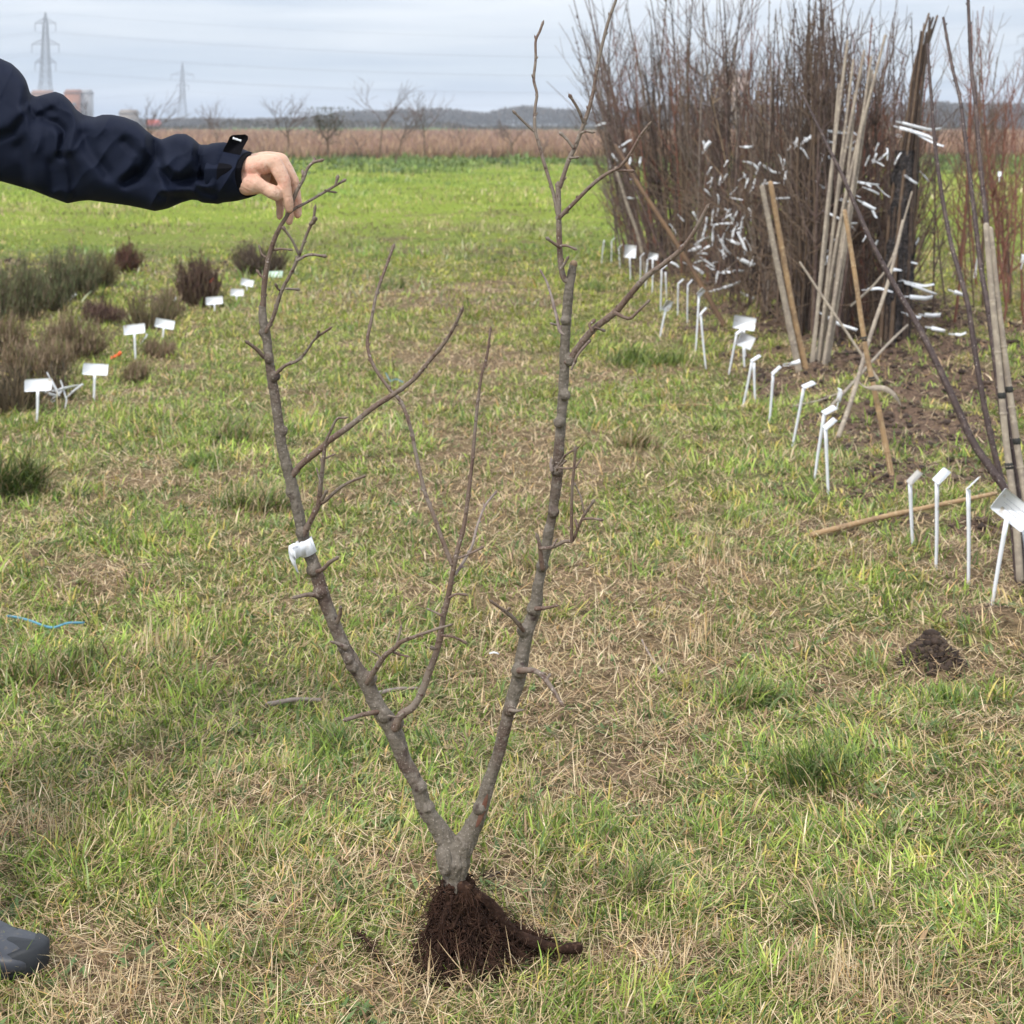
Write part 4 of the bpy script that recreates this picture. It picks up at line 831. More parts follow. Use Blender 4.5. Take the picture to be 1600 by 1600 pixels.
PX = xs[:, None] - 22 * (np.clip(np.cos(ph), -.6, 1)[None]) * sm(xs, 290, 388)[:, None]; PY = ct[:, None] - hr[:, None] * np.sin(ph)[None]
YY = Yc[:, None] - ry[:, None] * np.sign(np.cos(ph))[None] * np.abs(np.cos(ph))[None] ** .9
front = np.clip(np.cos(ph), 0, 1)[None] ** .6 + 0 * PX
disp = np.zeros_like(PX)
def seg_d(pl):
    best = np.full(PX.shape, 1e9)
    for (x0, y0), (x1, y1) in zip(pl[:-1], pl[1:]):
        ex, ey = x1 - x0, y1 - y0; t = np.clip(((PX - x0) * ex + (PY - y0) * ey) / (ex * ex + ey * ey), 0, 1)
        best = np.minimum(best, np.hypot(PX - x0 - t * ex, PY - y0 - t * ey))
    return best
def z1(l): return [(x / 2.857, 60 + y / 2.857) for x, y in l]
RIDGE = [([(0, 400), (80, 330), (120, 200)], 22, .016), ([(120, 330), (200, 330), (260, 265), (330, 300)], 12, .013), ([(250, 420), (255, 500), (300, 490), (340, 400), (330, 330)], 9, .010), ([(430, 380), (520, 370), (620, 410)], 22, .016),
         ([(540, 620), (600, 560), (640, 470), (650, 400)], 11, .010), ([(740, 560), (800, 600), (850, 540), (865, 470)], 10, .010), ([(730, 690), (830, 680), (920, 650)], 9, .010), ([(120, 420), (170, 600), (180, 700)], 26, .012),
         ([(330, 520), (420, 560), (500, 700)], 26, .010), ([(700, 500), (740, 640), (720, 740)], 18, .010), ([(780, 440), (830, 450)], 12, .008), ([(880, 500), (950, 490)], 10, .005), ([(60, 560), (180, 690), (300, 720)], 20, .008), ([(420, 640), (560, 700), (680, 730)], 20, .008)]
VALL = [([(130, 240), (110, 300), (160, 350), (230, 320)], 8, .018), ([(200, 360), (250, 380), (290, 420), (270, 520)], 7, .013), ([(340, 290), (370, 350), (450, 340)], 7, .014), ([(690, 440), (690, 520), (640, 600), (560, 640)], 9, .018),
        ([(890, 480), (880, 520), (900, 600), (920, 640)], 6, .012), ([(690, 470), (720, 580), (760, 640), (900, 620)], 8, .015), ([(0, 440), (60, 420), (110, 340)], 8, .012), ([(380, 430), (400, 500), (480, 600)], 10, .010), ([(300, 540), (330, 620), (330, 720)], 8, .010),
        ([(90, 480), (110, 560), (100, 650)], 12, .012), ([(860, 660), (960, 700)], 6, .008), ([(560, 460), (620, 520), (600, 600)], 8, .008), ([(230, 560), (240, 660)], 9, .008), ([(710, 700), (850, 715)], 6, .007)]
for pl, wdt, dp in RIDGE: disp += dp * np.exp(-(seg_d(z1(pl)) / wdt) ** 2)
for pl, wdt, dp in VALL: disp -= dp * np.exp(-(seg_d(z1(pl)) / wdt) ** 2)
rid = 1 - np.abs(2 * fbm(PX * .019 + PY * .010, PY * .008 - PX * .006, 1, 571, 2) - 1)
disp = disp + .0075 * (rid ** 5 - .3)
disp = disp * front * 1.25 + .004 * (fbm(PX * .04, PY * .05 + 5 * (np.cos(ph) < 0)[None], 1, 97, 3) - .5)
YY = YY - disp
pts3 = np.stack([(PX - 800) / F * YY, YY, H - (PY - HY) / F * YY], -1)
# turn the cuff opening inwards
inner = [pts3[-1].mean(0) + (pts3[-1] - pts3[-1].mean(0)) * s_ + np.array([dx, 0, 0]) for s_, dx in ((.97, .001), (.93, -.001), (.90, -.02), (.88, -.05))]
allp = np.concatenate([pts3, np.array(inner)]); nr = len(allp)
mb = MB(); i = np.arange(nr - 1)[:, None] * K; j = np.arange(K)[None]; k2 = (j + 1) % K
mb.add(allp.reshape(-1, 3), np.stack([i + j, i + k2, i + K + k2, i + K + j], -1).reshape(-1, 4))
sl = mb.build('sleeve', M['jacket'], jk); ss_ = sl.modifiers.new('s', 'SUBSURF'); ss_.levels = 1; ss_.render_levels = 1
m_ = MB(); cen = pts3[-1].mean(0); rings = [cen + (pts3[-1] - cen) * sc_ + np.array([dx, 0, 0]) for sc_, dx in ((.90, -.03), (.945, -.004), (.94, .006), (.90, .009), (.85, .006), (.83, -.03))]
V_ = np.concatenate(rings); i = np.arange(5)[:, None] * K; m_.add(V_, np.stack([i + j, i + k2, i + K + k2, i + K + j], -1).reshape(-1, 4)); m_.build('inner_cuff', M['lining'], jk)
# cuff strap running round the wrist, tab standing up at the top with its small white mark
m_ = MB(); V_ = []
ii = [np.argmin(abs(xs - x)) for x in np.linspace(330, 366, 9)]
for a_i, a in enumerate(ph):
    sh = 8 * math.sin(a) - 4
    for jn, x in enumerate(np.linspace(322, 358, 7)):
        xx = x + sh; k_ = int(np.argmin(abs(xs - xx))); cen = pts3[k_].mean(0); p_ = pts3[k_, a_i]; off = .0022 if 0 < jn < 6 else .0005
        dd_ = (p_ - cen); dd_ /= np.linalg.norm(dd_); V_.append(p_ + dd_ * off)
nj = 7; m_.add(V_, [(a * nj + b, a * nj + b + 1, ((a + 1) % K) * nj + b + 1, ((a + 1) % K) * nj + b) for a in range(K) for b in range(nj - 1)])
cs = m_.build('cuff_strap', M['jacket'], jk)
outl = [(343, 250), (350, 232), (356, 221), (359, 214), (363, 211), (383, 210), (387, 213), (387, 218), (380, 230), (376, 240), (371, 252), (356, 258)]
m_ = MB(); fr_ = [P(x, y, 2.634) for x, y in outl]; bk_ = [p + np.array([0, .004, 0]) for p in fr_]; n = len(outl)
m_.add(fr_ + bk_, [(i, (i + 1) % n, n + (i + 1) % n, n + i) for i in range(n)], [(0, i, i + 1) for i in range(1, n - 1)] + [(n, n + i + 1, n + i) for i in range(1, n - 1)])
tb = m_.build('strap_tab', M['lining'], jk, smooth=False)
m_ = MB(); 
for k in range(7):
    x_ = 364.6 + k * 1.9; y_ = 216 + k * .62; box(m_, P(x_, y_, 2.6334), [(1, 0, -.28), (0, 1, 0), (.28, 0, 1)], (.0009, .0004, (.0014 if k % 3 else .0019)))
box(m_, P(370.3, 218.6, 2.6334), [(.96, 0, -.29), (0, 1, 0), (.29, 0, .96)], (.0062, .00035, .0009))
m_.build('logo', M['plastic'], jk, smooth=False)
setloc(pers, (ank[0], ank[1], 0))

# ------------------------------------------------------------------ white T-shaped plant labels
def tlabel(base, top, head, wdir, label, width=.105, hh=.052, face='plastic', group=None, dY=0.0, writing=False, clean=True):
    b = G(*base); Y = b[1]; b[2] = gz(b[0], b[1]) - .03; tpt = P(top[0], top[1], Y + dY)
    root = thing('plant_label', label, 'plant label', (0, 0, 0), group)
    mb = MB(); n = 7; q = spline([b, (b * .5 + tpt * .5) + U(-.002, .002, 3), tpt], n); wd = np.array([.96, .28, 0]) if abs(wdir[0]) < .7 else np.array([1, 0, 0.])
    ribbon(mb, q, wd, np.linspace(.008, .0135, n), .003); mb.build('stake', M['plastic'], root)
    if head is not None:
        hp = P(head[0], head[1], Y + dY + (head[2] if len(head) > 2 else 0)); hv = hp - tpt; hv /= np.linalg.norm(hv)
        wv = np.array(wdir, float); wv -= hv * wv.dot(hv); wv /= np.linalg.norm(wv); nv = np.cross(hv, wv)
        k = 8; m_ = MB(); r_ = .006; a0 = -width / 2; cn = []
        for (sx, sy, a_) in ((1, 1, 0), (-1, 1, 90), (-1, -1, 180), (1, -1, 270)):
            for j in range(4):
                an = math.radians(a_ + j * 30); cn.append((sx * (width / 2 - r_) + r_ * math.cos(an), sy * (hh / 2 - r_) + r_ * math.sin(an)))
        c = tpt + hv * hh * .45; bow = lambda u_: nv * (.004 * (u_ / (width / 2)) ** 2)
        f_ = [c + wv * x + hv * y + bow(x) + nv * .001 for x, y in cn]; g_ = [c + wv * x + hv * y + bow(x) - nv * .001 for x, y in cn]; n = len(cn)
        m_.add(f_ + g_, [(i, (i + 1) % n, n + (i + 1) % n, n + i) for i in range(n)], [(0, i, i + 1) for i in range(1, n - 1)] + [(n, n + i + 1, n + i) for i in range(1, n - 1)])
        pl = m_.build('plate', M[face], root, smooth=False)
        if writing:
            sgn = 1 if nv[2] > 0 else -1; m_ = MB()
            for ln in range(3):
                x_ = -width * .40
                while x_ < width * (.38 - .12 * (ln == 2)):
                    l_ = U(.0015, .005); box(m_, c + wv * (x_ + l_ / 2) + hv * (.013 - ln * .012 + U(-.0008, .0008)) + nv * sgn * .0014 + bow(x_), [wv * .95 + hv * U(-.4, .4), hv, nv], (l_ / 2, .0004, .0002)); x_ += l_ + U(.0005, .003)
            m_.build('handwriting', M['ink'], pl, smooth=False)
    setloc(root, (b[0], b[1], 0)); return root
E, D = (.12, .99, .03), (.16, .98, .02)
LAB = [((939, 411), (944, 375), None, E, 'bare white stake standing farthest away, at the left end of the right-hand row', {}),
 ((955, 413), (956, 377), (966, 367), E, 'small far stake second from the distant end of the right-hand row', {}),
 ((969, 418), (967, 388), (975, 380), E, 'small far stake just left of the broad upright white plate', {}),
 ((985, 439), (984, 402), (986, 380), (1, .1, 0), 'broad upright white plate among the farthest stakes, facing us', dict(width=.10, hh=.11)),
 ((1000, 441), (1001, 402), (1012, 391), E, 'far stake just right of the broad upright plate', {}),
 ((1008, 453), (1012, 407), (1022, 395), E, 'far stake second to the right of the broad upright plate', {}),
 ((1019, 461), (1020, 405), (1022, 396), (1, .2, 0), 'far white label whose plate faces us, just above the long forked twig', dict(width=.075)),
 ((1032, 493), (1034, 421), (1047, 411), E, 'tall stake right under the long forked twig of the tree', {}),
 ((1042, 468), (1040, 425), None, E, 'headless stake close behind the tall one under the long twig', {}),
 ((1029, 531), (1040, 485), (1051, 466, -.01), (.75, .6, .15), 'leaning label with a diamond-tilted plate, front of the far cluster', dict(width=.075, hh=.07)),
 ((1059, 495), (1060, 444), (1074, 432), E, 'bent-topped stake just right of the diamond-tilted plate', {}),
 ((1074, 503), (1075, 446), (1082, 438), E, 'thick stake in the shade of the first whips, next to the bent-topped one', {}),
 ((1086, 549), (1092, 462), (1104, 449), (.7, .7, .1), 'tall label with two small plates at its top, left of the split pair of feet', dict(width=.07)),
 ((1104, 575), (1095, 492), (1111, 474), E, 'stake leaning left that crosses the tall label near the whips', {}),
 ((1137, 587), (1151, 523), (1160, 516), E, 'plain stake leaning right beside the two stacked broad plates', {}),
 ((1165, 560), (1162, 514), (1165, 496), (1, .05, 0), 'upper of two broad plates facing us at the foot of the grey whips', dict(width=.125, hh=.075)),
 ((1164, 575), (1162, 542), (1170, 524), (.95, .3, .12), 'lower of two broad plates facing us at the foot of the grey whips', dict(width=.095, hh=.075)),
 ((1158, 636), (1175, 565), (1199, 550), D, 'label leaning strongly right whose foot forms a V with another stake', {}),
 ((1180, 626), (1178, 567), None, E, 'straight stake forming the right arm of the V', {}),
 ((1201, 661), (1208, 585), (1228, 566), D, 'label standing alone just right of the V of stakes', {}),
 ((1236, 701), (1256, 606), (1284, 594), D, 'label leaning right, alone between the V of stakes and the crossed pair', {}),
 ((1271, 759), (1288, 647), (1314, 633), D, 'back label of the crossed pair in front of the dug soil', {}),
 ((1295, 779), (1290, 670), (1313, 650), D, 'front label of the crossed pair in front of the dug soil', {}),
 ((1427, 858), (1422, 756), (1453, 724), (.10, 1, -.08), 'stake whose plate shows its back with shade painted in as grey, beside the fallen cane', dict(face='shadedplastic')),
 ((1462, 896), (1464, 754), (1489, 728), (.08, 1, -.05), 'middle one of three straight stakes standing before the fallen cane', {}),
 ((1513, 918), (1513, 765), (1541, 738), (.26, 1, -.20), 'stake with its plate seen edge-on, right one of three before the fallen cane', {}),
 ((1547, 957), (1573, 812), (1592, 788), (.92, .12, -.36), 'nearest and largest label, with pencil writing on its tilted plate', dict(width=.115, hh=.07, writing=True)),
 ((1612, 905), (1598, 835), (1612, 820), (1, .2, 0), 'label half behind the nearest one, cut off by the right edge', {})]
for b, t, h, wv, lb, kw in LAB: tlabel(b, t, h, wv, lb, group='stakes along the right-hand row', **kw)
W1 = (1, .12, .02)
LAB2 = [((57, 661), (59, 610), (59.5, 590, .02), W1, 'nearest white T label of the left row, beside crumpled white tags', {}),
 ((146, 630), (148, 585), (150, 566, .02), (1, .12, -.05), 'white T label standing second nearest in the left row', {}),
 ((212, 566), (210, 521), (209, 502, .02), (1, .0, -.10), 'white T label in front of the tall olive shrub stems', {}),
 ((253, 530), (256, 512), (260, 494, .02), (1, .1, -.14), 'tilted white T label right of the tall olive shrub stems', {}),
 ((336, 487), (335, 475), (334, 454, .02), (1, .1, .06), 'white T label in front of the dark purple-brown shrub', {}),
 ((369, 466), (370, 462), (371, 446, .02), (1, .1, .0), 'front one of two small white labels set close together by the farthest shrub', dict(width=.10)),
 ((387, 452), (385, 446), (388, 434, .02), (1, .1, -.25), 'back one of two small white labels set close together by the farthest shrub', dict(width=.10))]
for b, t, h, wv, lb, kw in LAB2: tlabel(b, t, h, wv, lb, group='T labels along the left-hand row', **{**dict(width=.118, hh=.056), **kw})

# ------------------------------------------------------------------ young whips heeled in at the right
def whip_mesh(name, kind):
    """2 m tall stem along +Z; kind sets side shoots"""
    mb = MB(); n = 14; bend = rng.normal(0, .05, 2); t = np.linspace(0, 1, n)
    q = np.stack([bend[0] * np.sin(t * 3) + rng.normal(0, .006, n).cumsum() * .5, bend[1] * np.sin(t * 3.3) + rng.normal(0, .006, n).cumsum() * .5, 2 * t], -1); q[0, :2] = 0
    r = (.0105 - .0076 * t ** 1.1) * {'bare': 1.0, 'thick': 1.5}.get(kind, .95); tube(mb, q, r, 5, True)
    ns = {'bare': 3, 'thick': 4, 'bushy': 19, 'few': 10}[kind]
    for s in range(ns):
        i = int(U(.18, .9) * (n - 1)); a = U(0, 6.283); L = U(.18, .75) * (1 - .45 * i / n) * (1.15 if kind == 'bushy' else .9)
        sp = U(.2, 1.0); d = np.array([math.cos(a) * sp, math.sin(a) * sp, 1]); d /= np.linalg.norm(d)
        p = [q[i], q[i] + d * L * .35 + [math.cos(a) * .03, math.sin(a) * .03, 0], q[i] + d * L * .7, q[i] + d * L + [0, 0, .06]]
        tube(mb, spline(p, 7), np.linspace(r[i] * .55, .0014, 7), 4, False)
        if kind == 'bushy':
            for _ in range(3):
                b_ = p[2] + (p[3] - p[2]) * U(-.8, .7); dd_ = rng.normal(0, .06, 3); dd_[2] = abs(dd_[2]) + .05; tube(mb, [b_, b_ + dd_ * .6, b_ + dd_ * 1.2 + [0, 0, .02]], [.002, .0017, .001], 4, False)
    m_ = {'bare': 26, 'thick': 30, 'bushy': 40, 'few': 34}[kind]
    for _ in range(m_):       # buds and short spurs
        i = U(.15, .98) * (n - 1); k = int(i); p = q[k] + (q[min(k + 1, n - 1)] - q[k]) * (i - k); a = U(0, 6.283)
        e = p + np.array([math.cos(a) * .012, math.sin(a) * .012, .014]) * U(.6, 1.6); tube(mb, [p, (p + e) / 2, e], [.0034, .0036, .0012], 4, False)
    return mb.mesh(name)
PRO = {k: [whip_mesh('sapling', k) for _ in range(m_)] for k, m_ in (('bare', 5), ('thick', 4), ('bushy', 7), ('few', 6))}
_cache = {}
def place_whip(base, top, kind, mi, lb, group, Y=None, name='sapling', topdy=None):
    b = G(*base) if Y is None else P(base[0], base[1], Y); b[2] = gz(b[0], b[1]) - .03
    Yt_ = b[1] + (U(-.35, .35) if topdy is None else topdy); tt = P(top[0], top[1], Yt_)
    i = rng.integers(0, len(PRO[kind])); key = (kind, i, mi)
    if key not in _cache: me = PRO[kind][i].copy(); me.materials.append(WH[mi]); _cache[key] = me
    o = bpy.data.objects.new(name, _cache[key]); COL.objects.link(o); v = Vector(tt - b); L = v.length
    o.location = b; qd = Vector((0, 0, 1)).rotation_difference(v); o.rotation_mode = 'QUATERNION'
    o.rotation_quaternion = qd @ Euler((0, 0, U(0, 6.28))).to_quaternion(); s = L / 2; th = U(.85, 1.25); o.scale = (s * th ** .3, s * th ** .3, s)
    tag(o, lb, 'sapling', group); return o
def cx(a, b, t): return a + (b - a) * t
# far left part: bushy purple-brown, fanning out
for i in range(92):
    t = U(0, 1); row = U(0, 1)
    bx = cx(968, 1130, t) + U(-10, 10) + 30 * row; by = cx(404, 462, t) - 20 * row + U(-6, 6)
    topx = cx(905, 1175, t) + rng.normal(0, 26) + 15 * row; topy = U(-60, 170) if i % 3 else U(60, 280)
    k = ['bushy', 'bushy', 'few', 'bare'][rng.integers(0, 4)]
    place_whip((bx, by), (topx, topy), k, int(rng.choice([0, 0, 1, 3, 4, 2])), 'leafless twiggy purple-brown sapling in the far, left end of the dense heeled-in row', 'twiggy saplings in the far end of the row')
for i in range(62):
    t = U(0, 1); row = U(0, 1)
    bx = cx(1115, 1255, t) + U(-10, 10) + 25 * row; by = cx(470, 548, t) - 36 * row + U(-5, 5)
    topx = cx(1130, 1265, t) + rng.normal(0, 18) + 12 * row; topy = U(-10, 170) if i % 2 else U(120, 330)
    place_whip((bx, by), (topx, topy), ['bare', 'few', 'thick', 'bare'][rng.integers(0, 4)], int(rng.choice([2, 1, 3, 0, 3])), 'straight grey-brown sapling standing close-packed in the middle of the dense row', 'straight saplings in the middle of the row')
for i in range(44):
    t = U(0, 1); row = U(0, 1)
    bx = cx(1238, 1330, t) + U(-8, 8); by = 552 - 42 * row + U(-5, 5)
    topx = cx(1252, 1318, t) + rng.normal(0, 8); topy = U(-30, 60) if i % 4 else U(60, 200)
    place_whip((bx, by), (topx, topy), ['few', 'thick', 'bare', 'bushy'][rng.integers(0, 4)], int(rng.choice([3, 3, 0, 1])), 'dark upright sapling in the tallest, darkest clump of the dense row', 'saplings in the dark tall clump')
for i in range(46):
    t = U(0, 1); row = U(0, 1)
    bx = cx(1300, 1420, t) + U(-8, 8); by = 545 - 46 * row + U(-5, 5)
    topx = cx(1318, 1450, t) + rng.normal(0, 22); topy = U(20, 170) if i % 2 else U(150, 340)
    place_whip((bx, by), (topx, topy), ['bushy', 'few', 'thick', 'bare'][rng.integers(0, 4)], int(rng.choice([0, 3, 4, 1])), 'twiggy sapling right of the pale canes, in the shaded right end of the dense row', 'saplings at the right end of the row')
for i in range(30):
    bx = U(1448, 1650); by = U(425, 520); place_whip((bx, by), (bx + rng.normal(0, 30), U(-20, 230)), ['bushy', 'few', 'bushy'][rng.integers(0, 3)], int(rng.choice([4, 4, 1, 0])), 'thin reddish-brown sapling standing loose at the right, with the meadow showing between', 'loose reddish saplings at the right')
# fine leaning stragglers along the left flank
for i in range(12):
    bx = U(985, 1060); place_whip((bx, U(412, 435)), (U(885, 950), U(-40, 200)), ['few', 'bare'][i % 2], 0, 'thin sapling leaning out over the path from the left flank of the dense row', 'saplings leaning out on the left flank')
# the rest of the packed stems behind the ones set singly
mb = MB()
for i in range(200):
    t = U(0, 1) ** .9; bx = cx(985, 1425, t); yb = np.interp(bx, [985, 1130, 1255, 1425], [398, 440, 508, 505]) - U(0, 22); b = G(bx, yb); tz = np.interp(bx, [985, 1130, 1255, 1330, 1425], [60, 90, 90, 60, 140])
    tt = P(bx + rng.normal(0, 26) + (-45 if bx < 1060 else 0), tz + abs(rng.normal(0, 150)), b[1] + U(-.3, .3)); m_ = b * .5 + tt * .5 + rng.normal(0, .03, 3); L = np.linalg.norm(tt - b)
    c = pick(1, [(.095, .060, .050), (.13, .085, .058), (.21, .165, .13), (.050, .035, .029), (.18, .078, .055), (.28, .205, .13)], [3, 3, 1.5, 3, 1, .8])[0]
    q = spline([b, m_, tt], 9); tube(mb, q, np.linspace(.009, .002, 9), 4, False, c)
    for _ in range(rng.integers(2, 11)):
        k = rng.integers(2, 8); d = rng.normal(0, .16, 3); d[2] = U(.2, .6); tube(mb, spline([q[k], q[k] + d * .5 + rng.normal(0, .02, 3), q[k] + d * U(.8, 1.3) + [0, 0, .05]], 5), np.linspace(.0042, .0015, 5), 4, False, c)
o = mb.build('packed_saplings', M['twiggy']); tag(o, 'mass of leafless saplings packed behind the front ranks of the dense row', 'saplings', kind='stuff')
# low criss-crossing twigs
mb = MB()
for i in range(520):
    x0 = U(985, 1440); y0 = U(300, 545); Yd = GY(np.interp(x0, [985, 1250, 1440], [425, 555, 530])) + U(-.1, .7); a = P(x0, y0, Yd)
    d = np.array([U(-.5, .5), U(-.2, .3), U(.05, .6)]) * U(.3, 1.1); a[2] = max(a[2], .03); tube(mb, spline([a, a + d * .5 + rng.normal(0, .03, 3), a + d], 8), np.linspace(.0035, .0012, 8), 4, False)
o = mb.build('twig_tangle', WH[1]); tag(o, 'tangle of fine brown twigs between the stems of the dense row', 'twigs', kind='stuff')

def long_stem(name, pts, w0, w1, m, lb, cat, Yb, Yt, nodes=0, group=None, seg=8, buds=0, parts=True, knots=()):
    p = np.array([P(x, y, Yb + (Yt - Yb) * i / (len(pts) - 1)) for i, (x, y) in enumerate(pts)])
    n = max(24, len(pts) * 7); q = spline(p, n); sc_ = np.linspace(Yb, Yt, n) / F; r = np.linspace(w0, w1, n) / 2 * sc_
    root = thing(name, lb, cat, (0, 0, 0), group); mb = MB(); tube(mb, q, r, seg)
    L = np.linalg.norm(np.diff(q, axis=0), axis=1).sum()
    if nodes:
        for i in range(1, int(L / nodes)):
            k = int(i * nodes / L * (n - 1)); T = q[min(k + 1, n - 1)] - q[k - 1]; T /= np.linalg.norm(T); tube(mb, [q[k] - T * .005, q[k], q[k] + T * .004], r[k] * np.array([1.0, 1.22, 1.0]), seg)
    st = mb.build('stem', m, root)
    if buds:
        mb = MB()
        for i in range(int(L / buds)):
            k = int((i + .5) * buds / L * (n - 1)); T = q[min(k + 1, n - 1)] - q[max(k - 1, 0)]; T /= np.linalg.norm(T); a = i * 2.4; d = np.array([math.cos(a), math.sin(a), .3]); e = q[k] + d * (r[k] + .004) + T * .006
            tube(mb, [q[k] + d * r[k] * .6, (q[k] + e) / 2 + d * .002, e], [.0028, .0028, .001], 5)
        mb.build('buds', m, st)
    for kx in knots:
        k = int(np.argmin(abs((HY + (H - q[:, 2]) / q[:, 1] * F) - kx))); T = q[min(k + 1, n - 1)] - q[max(k - 1, 0)]; T /= np.linalg.norm(T); mb = MB(); tube(mb, [q[k] - T * .004, q[k], q[k] + T * .004], r[k] * 1.08 + .0008, 10)
        mb.build('tie', M['tie'], st)
    setloc(root, tuple(q[0])); return root
Yn = GY(918)
long_stem('sapling', [(1594, 925), (1580, 790), (1550, 735), (1520, 690), (1488, 620), (1460, 560), (1432, 505), (1400, 450), (1365, 385), (1340, 330), (1315, 272), (1290, 222), (1255, 150)], 16, 4, M['darkbark'], 'nearest dark sapling, leaning far to the left across the pale canes', 'sapling', Yn, Yn + .5, buds=.045)
long_stem('sapling', [(1596, 900), (1585, 820), (1562, 740), (1541, 650), (1525, 560), (1513, 480), (1500, 430), (1487, 385), (1475, 325), (1462, 235), (1455, 150), (1449, 70)], 12, 4.5, M['darkbark'], 'dark near sapling at the right, left one of three that rise nearly straight', 'sapling', Yn + .02, Yn + .5, buds=.05)
long_stem('sapling', [(1598, 900), (1588, 800), (1562, 620), (1545, 490), (1533, 420), (1522, 330), (1510, 230), (1500, 155), (1488, 105), (1474, 28)], 12, 4.5, M['darkbark'], 'dark near sapling at the right, middle one of three that rise nearly straight', 'sapling', Yn + .05, Yn + .6, buds=.05)
long_stem('sapling', [(1600, 890), (1592, 780), (1568, 600), (1550, 430), (1541, 345), (1531, 250), (1523, 150), (1517, 100), (1512, -20)], 11, 5, M['darkbark'], 'dark near sapling at the right, right one of three that rise nearly straight', 'sapling', Yn + .08, Yn + .6, buds=.05)
long_stem('bamboo_cane', [(1594, 905), (1586, 800), (1572, 690), (1560, 560), (1549, 450), (1541, 352)], 12, 9.5, M['cane'], 'weathered pale cane tied among the near dark saplings, left of its pair', 'cane', Yn - .03, Yn + .1, nodes=.16, knots=(734, 625))
long_stem('bamboo_cane', [(1624, 905), (1606, 800), (1590, 700), (1573, 580), (1559, 470), (1547, 358)], 12, 9.5, M['cane'], 'weathered pale cane tied among the near dark saplings, right of its pair', 'cane', Yn - .02, Yn + .1, nodes=.17, knots=(690, 605))
long_stem('bamboo_cane', [(1396, 756), (1375, 650), (1352, 540), (1336, 430), (1320, 330)], 9.5, 7, M['tan'], 'orange-tan cane leaning left in front of the dense row, standing alone', 'cane', GY(752), GY(752) + .1, nodes=.14, knots=(525, 590))
YP = GY(592)
long_stem('bamboo_cane', [(1251, 592), (1232, 500), (1212, 400), (1191, 292)], 11, 8, M['cane'], 'greyish cane of the leaning pair left of the dark clump', 'cane', YP, YP, nodes=.2)
long_stem('bamboo_cane', [(1262, 588), (1242, 500), (1222, 390), (1204, 286)], 10, 8, M['tan'], 'orange-tan cane of the leaning pair left of the dark clump', 'cane', YP + .03, YP, nodes=.18)
PB = [((1268, 590), (1319, 40)), ((1276, 592), (1333, 70)), ((1280, 590), (1348, 55)), ((1284, 588), (1367, 60)), ((1272, 586), (1378, 28)), ((1290, 590), (1357, 100)), ((1265, 592), (1312, 130)), ((1288, 585), (1340, 150)), ((1278, 588), (1362, 120))]
for i, (a, b) in enumerate(PB):
    m_ = ((a[0] * .5 + b[0] * .5) + U(-8, 8), (a[1] + b[1]) / 2); b = (b[0] + U(-6, 6), b[1] + U(-25, 30))
    long_stem('bamboo_cane', [a, m_, b], U(5.5, 7.5), U(3.5, 5), M['cane'], 'long pale cane in the sheaf leaning right against the dark tall clump', 'cane', YP + .1 + U(0, .1), YP + .35, nodes=.22, group='sheaf of long pale canes')
long_stem('bamboo_cane', [(1134, 512), (1060, 385), (1005, 300), (962, 228)], 8, 6, M['browncane'], 'brown cane slanting up to the left across the far twiggy saplings', 'cane', GY(512), GY(512) + .3, nodes=.2)
long_stem('bamboo_cane', [(1010, 432), (998, 372), (980, 320), (962, 262)], 6, 4.5, M['cane'], 'thin greyish cane slanting at the far left edge of the dense row', 'cane', GY(436), GY(436), nodes=.2)
long_stem('stick', [(1310, 682), (1332, 620), (1360, 525), (1388, 440), (1411, 345)], 8, 5, M['cane'], 'pale stick leaning right, crossing behind the lone orange-tan cane', 'stick', GY(682), GY(682) + .5)
long_stem('stick', [(1384, 612), (1350, 560), (1310, 500), (1283, 460), (1250, 410)], 5, 3.5, M['cane'], 'thin pale stick leaning left at the foot of the sheaf of canes', 'stick', GY(620), GY(620) + .2)
long_stem('stick', [(1294, 640), (1340, 590), (1385, 540), (1418, 508)], 5.5, 3.5, M['cane'], 'short brown stick lying slanted over the dug soil behind the crossed pair', 'stick', GY(660), GY(560))
long_stem('stick', [(1330, 478), (1370, 440), (1395, 400), (1425, 300)], 4, 3, M['cane'], 'pale twig leaning against the dark net-wrapped bundle', 'stick', 9.1, 9.2)
b0, b1 = G(1270, 842), G(1556, 791); b0[2] = gz(b0[0], b0[1]) + .016; b1[2] = gz(b1[0], b1[1]) + .03
rt = thing('bamboo_cane', 'fallen cane lying on the soil behind the three straight stakes', 'cane'); mb = MB(); q = spline([b0, b0 * .6 + b1 * .4 + [0, 0, .006], b1], 30); tube(mb, q, np.linspace(.0095, .007, 30), 10)
for k in (6, 13, 21): T = q[k + 1] - q[k]; T /= np.linalg.norm(T); tube(mb, [q[k] - T * .006, q[k], q[k] + T * .006], [.0085, .0105, .0085], 10)
mb.build('stem', M['tan'], rt); setloc(rt, tuple(b0))
def lying(name, a, b, w, m, lb, cat, bend=.01):
    p0, p1 = G(*a), G(*b); mid = (p0 + p1) / 2 + [0, bend, 0]; ps = [p0, mid, p1]
    for p in ps: p[2] = gz(p[0], p[1]) + w / 2 + .012
    mb = MB(); q = spline(ps, 16); tube(mb, q, np.linspace(w / 2, w / 2 * .7, 16), 8, True, None, .08); o = mb.build(name, m); o.data.transform(Matrix.Translation(-Vector(p0))); o.location = p0; tag(o, lb, cat)
lying('twig', (418, 1110), (500, 1101), .012, M['palet'], 'grey twig lying in the grass left of the left limb', 'twig')
lying('twig', (590, 1090), (652, 1082), .010, M['palet'], 'pale twig lying in the grass between the left and middle limbs', 'twig')
